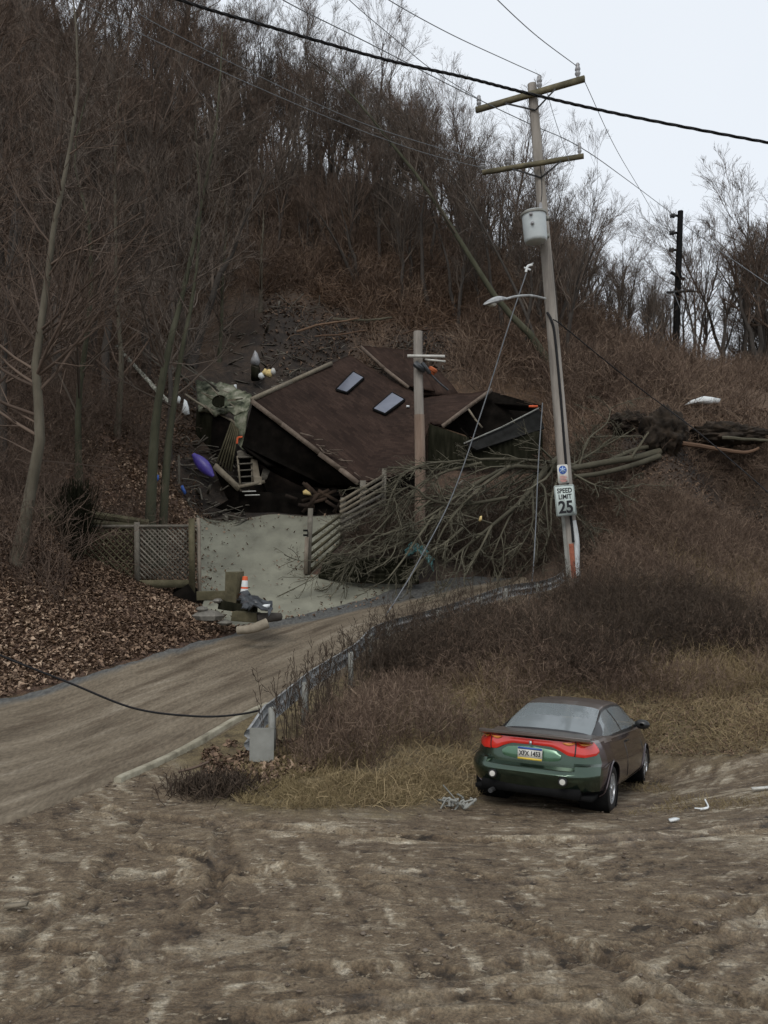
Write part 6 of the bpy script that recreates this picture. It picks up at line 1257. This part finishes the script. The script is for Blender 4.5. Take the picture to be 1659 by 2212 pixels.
roofm = topf & (Yc > .72) & (Yc < 1.97); rwin = topf & ~edge & (Yc <= .70) & (Yc > -.09); wsh = topf & ~edge & (Yc >= 1.97)
bp_ = 1.0 + .12 * (1 - fz); sglass = sidef & (fz < .86) & (fz > .04); qg = sglass & (Yc > .05 + fz * .42) & (Yc < bp_ - .03); dg_ = sglass & (Yc > bp_ + .03) & (Yc < 2.62 - fz * .5)
used_ = roofm | rwin | wsh | qg | dg_
for nm, msk, mt in (("roof", roofm, 'reflect_top'), ("rear_window", rwin, 'glass'), ("windscreen", wsh, 'glass'), ("quarter_window", qg & (yc[..., 0] > 0), 'glass'), ("quarter_window", qg & (yc[..., 0] < 0), 'glass'), ("door_window", dg_ & (yc[..., 0] > 0), 'glass'), ("door_window", dg_ & (yc[..., 0] < 0), 'glass'), ("pillar_trim", ~used_, 'trim')):
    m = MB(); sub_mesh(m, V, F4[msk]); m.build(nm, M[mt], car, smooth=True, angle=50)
# interior
m = MB(); m.box((0, 1.2, .50), (1.35, 2.9, .04)); m.box((0, 2.55, .82), (1.3, .5, .22)); m.box((0, .02, .93), (1.15, .40, .03)); m.build("cabin_floor", M['interior'], car)
def cushion(c, s, rx=0, nm="seat"):
    m = MB(); u = np.linspace(-math.pi / 2, math.pi / 2, 12); v = np.linspace(-math.pi, math.pi, 20); se = lambda t, e: np.sign(t) * np.abs(t) ** e
    g = np.stack([se(np.cos(u), .4)[:, None] * se(np.cos(v), .4)[None] * s[0] / 2, se(np.cos(u), .4)[:, None] * se(np.sin(v), .4)[None] * s[1] / 2, (se(np.sin(u), .4)[:, None] * np.ones(20)) * s[2] / 2], -1)
    R2 = np.array(Matrix.Rotation(rx, 3, 'X')); m.grid(g @ R2.T + np.array(c)); return m.build(nm, M['interior'], car, smooth=True, angle=0)
for sx in (-.36, .36): cushion((sx, 1.25, .85), (.48, .16, .62), .25); cushion((sx, 1.12, 1.14), (.24, .1, .16), .2, "headrest"); cushion((sx, 1.5, .62), (.48, .5, .16))
cushion((0, .38, .85), (1.1, .16, .4), .3, "rear_seat")
m = MB(); m.slab(np.array([[(-.58, 2.62, .98), (-.50, 2.14, 1.22)], [(.58, 2.62, .98), (.50, 2.14, 1.22)]]), .01); m.build('windscreen_glow', M['trans'], car)  # pale panel added to imitate the bright windscreen seen through the rear glass
m = MB(); a = np.linspace(0, 2 * math.pi, 25); m.tubes(np.stack([-.36 + .18 * np.cos(a), 2.18 + .07 * np.sin(a), .98 + .16 * np.sin(a)], 1), .014, 6); m.build("steering_wheel", M['black'], car, smooth=True)
# boot lip spoiler
g = []
for x in np.linspace(-.70, .70, 41):
    f = abs(x) / .70; y = -.835 + .13 * f ** 3; z = .985 - .02 * f ** 2; g.append([(x, y + .26, z - .022), (x, y + .14, z + .012), (x, y + .03, z + .02), (x, y - .005, z + .008), (x, y, z - .022), (x, y + .06, z - .045), (x, y + .2, z - .04)])
m = MB(); m.grid(np.array(g)); m.build("boot_lip", M['reflect_top'], car, smooth=True, angle=50)
# tail lamp band
def band(x0_, x1_, top, bot, off, n=40, nz=7):
    g = []
    for x in np.linspace(x0_, x1_, n):
        r = []
        for t in np.linspace(0, 1, nz):
            z = bot(abs(x)) * (1 - t) + top(abs(x)) * t; xw = np.interp(z, z0[:40], x0[:40]); xx = np.clip(x, -xw, xw); bulge = .012 * math.sin(t * math.pi) ** .5
            r.append((xx * (1 + (off + bulge) / xw), float(yrear(np.array(xx), np.array(max(z, .66)), xw)) - off - bulge, z))
        g.append(r)
    return np.array(g)
tp_ = lambda x: ipl(x, [0, .66, .74, .765], [.925, .925, .905, .85]); bt = lambda x: ipl(x, [0, .24, .34, .44, .62, .72, .765], [.848, .846, .81, .755, .742, .765, .83])
for a, b_, nm in ((-.505, .505, "centre_lamp"), (.52, .763, "tail_lamp"), (-.763, -.52, "tail_lamp")):
    m = MB(); m.grid(band(a, b_, tp_, bt, .012)); m.build(nm, M['lamp_red'], car, smooth=True, angle=0)
for s in (-1, 1):
    m = MB(); q = sorted([s * .36, s * .50]); m.grid(band(q[0], q[1], lambda x: .915, lambda x: .915 - .035 * math.sin((x - .36) / .14 * math.pi) ** .7 - .001, .027, 14)); m.build("indicator_lamp", M['lamp_amber'], car, smooth=True, angle=0)
    m = MB(); q = sorted([s * .535, s * .66]); m.grid(band(q[0], q[1], lambda x: .912, lambda x: .912 - .03 * math.sin((x - .535) / .125 * math.pi) ** .7 - .001, .027, 14)); m.build("indicator_lamp", M['lamp_amber'], car, smooth=True, angle=0)
    m = MB(); q = s * .5125; m.grid(band(q - .007, q + .007, tp_, bt, .013, 3)); m.build("lamp_seam", M['trim'], car)
m = MB(); m.grid(band(-.36, .36, lambda x: ipl(x, [0, .3, .36], [.83, .80, .76]), lambda x: ipl(x, [0, .2, .26, .34, .36], [.66, .66, .665, .68, .70]), .004)); m.build("plate_recess", M['paint_green_lt'], car, smooth=True)
m = MB(); m.box((0, -.825, .738), (.305, .008, .155)); pl_ = m.build("licence_plate", M['offwhite'], car)
m = MB(); m.box((0, -.831, .803), (.30, .004, .024)); m.build("plate_top_band", M['blue'], pl_); m = MB(); m.box((0, -.831, .673), (.30, .004, .024)); m.build("plate_lower_band", mat('plate_yellow', [(.6, .42, .05), (.7, .5, .08)], 5), pl_)
WLOC[pl_.name] = np.zeros(3)
text_mesh("XFX 1453", .082, "lettering", M['ink'], pl_, np.zeros(3), np.eye(3), (0, .738, -.831), ex=.001, sx=.78, bold=.002)
m = MB(); m.box((0, -.815, .875), (.035, .004, .05)); m.build("boot_badge", M['rim'], car)
for sx in (-1, 1):
    m = MB(); lathe(m, (sx * .43, -.925, .455), (0, -1, 0), [(.055, -.02), (.055, .0), (.05, .012), (.0, .012)], 18); fl = m.build("bumper_lamp", M['trim'], car, smooth=True, angle=40)
    m = MB(); lathe(m, (sx * .43, -.938, .452), (0, -1, 0), [(.036, 0), (.032, .006), (.0, .008)], 16); m.build("lamp_glass", M['offwhite'], fl, smooth=True, angle=40)
# bumper crease, door seams, handle, rub line, mirrors, exhaust
def sidepath(pts, sx, off=.002):
    o = []
    for y, z in pts: rx, rz_ = ringxz(y); o.append((sx * (np.interp(z, rz_[:46], rx[:46]) + off), y, z))
    return np.array(o)
for sx in (-1, 1):
    m = MB(); m.tubes(spline(sidepath([(1.02, .93), (.95, .75), (.9, .55), (.98, .36), (1.05, .26)], sx, .0), 30), .006, 4); m.tubes(spline(sidepath([(2.18, .93), (2.2, .7), (2.18, .45), (2.12, .26)], sx, .0), 30), .006, 4); m.tubes(spline(sidepath([(1.05, .26), (1.6, .25), (2.12, .26)], sx, 0), 20), .006, 4); m.build("door_seam", M['trim'], car)
    m = MB(); m.tubes(spline(sidepath([(1.08, .82), (1.16, .825), (1.26, .82)], sx, .014), 8), .014, 6, cap=True); m.build("door_handle", M['trim'], car, smooth=True)
    m = MB(); m.tubes(spline(sidepath([(-.52, .62), (-.1, .66), (1.0, .60), (2.2, .58)], sx, .0), 40), .005, 4); m.build("side_crease", M['reflect_side'], car)
    m = MB(); a = np.linspace(0, 2 * math.pi, 17); g = []
    for f, k_ in ((-1, .3), (-.8, .8), (-.3, 1), (.3, .95), (.8, .6), (1, .05)): g.append([(sx * (.87 + .11 * math.cos(t) * k_), 2.02 + f * .07, 1.0 + .075 * math.sin(t) * k_) for t in a])
    m.grid(np.array(g), flip=sx < 0); m.beam((sx * .74, 2.06, .96), (sx * .82, 2.03, .985), .05, .04); m.build("side_mirror", M['trim'], car, smooth=True, angle=50)
m = MB(); m.tubes(np.array([(-.45, -.8, .24), (-.45, -.93, .235)]), .03, 10, cap=True); m.build("exhaust", M['dark_metal'], car, smooth=True, angle=40)
car.scale = (1.05, 1.06, .985); car.location = (2.2, 11.3, -.27); car.rotation_euler = (Matrix.Rotation(math.radians(-26.2), 3, 'Z') @ Matrix.Rotation(math.radians(-7.2), 3, 'X')).to_euler()
bpy.context.view_layer.update()
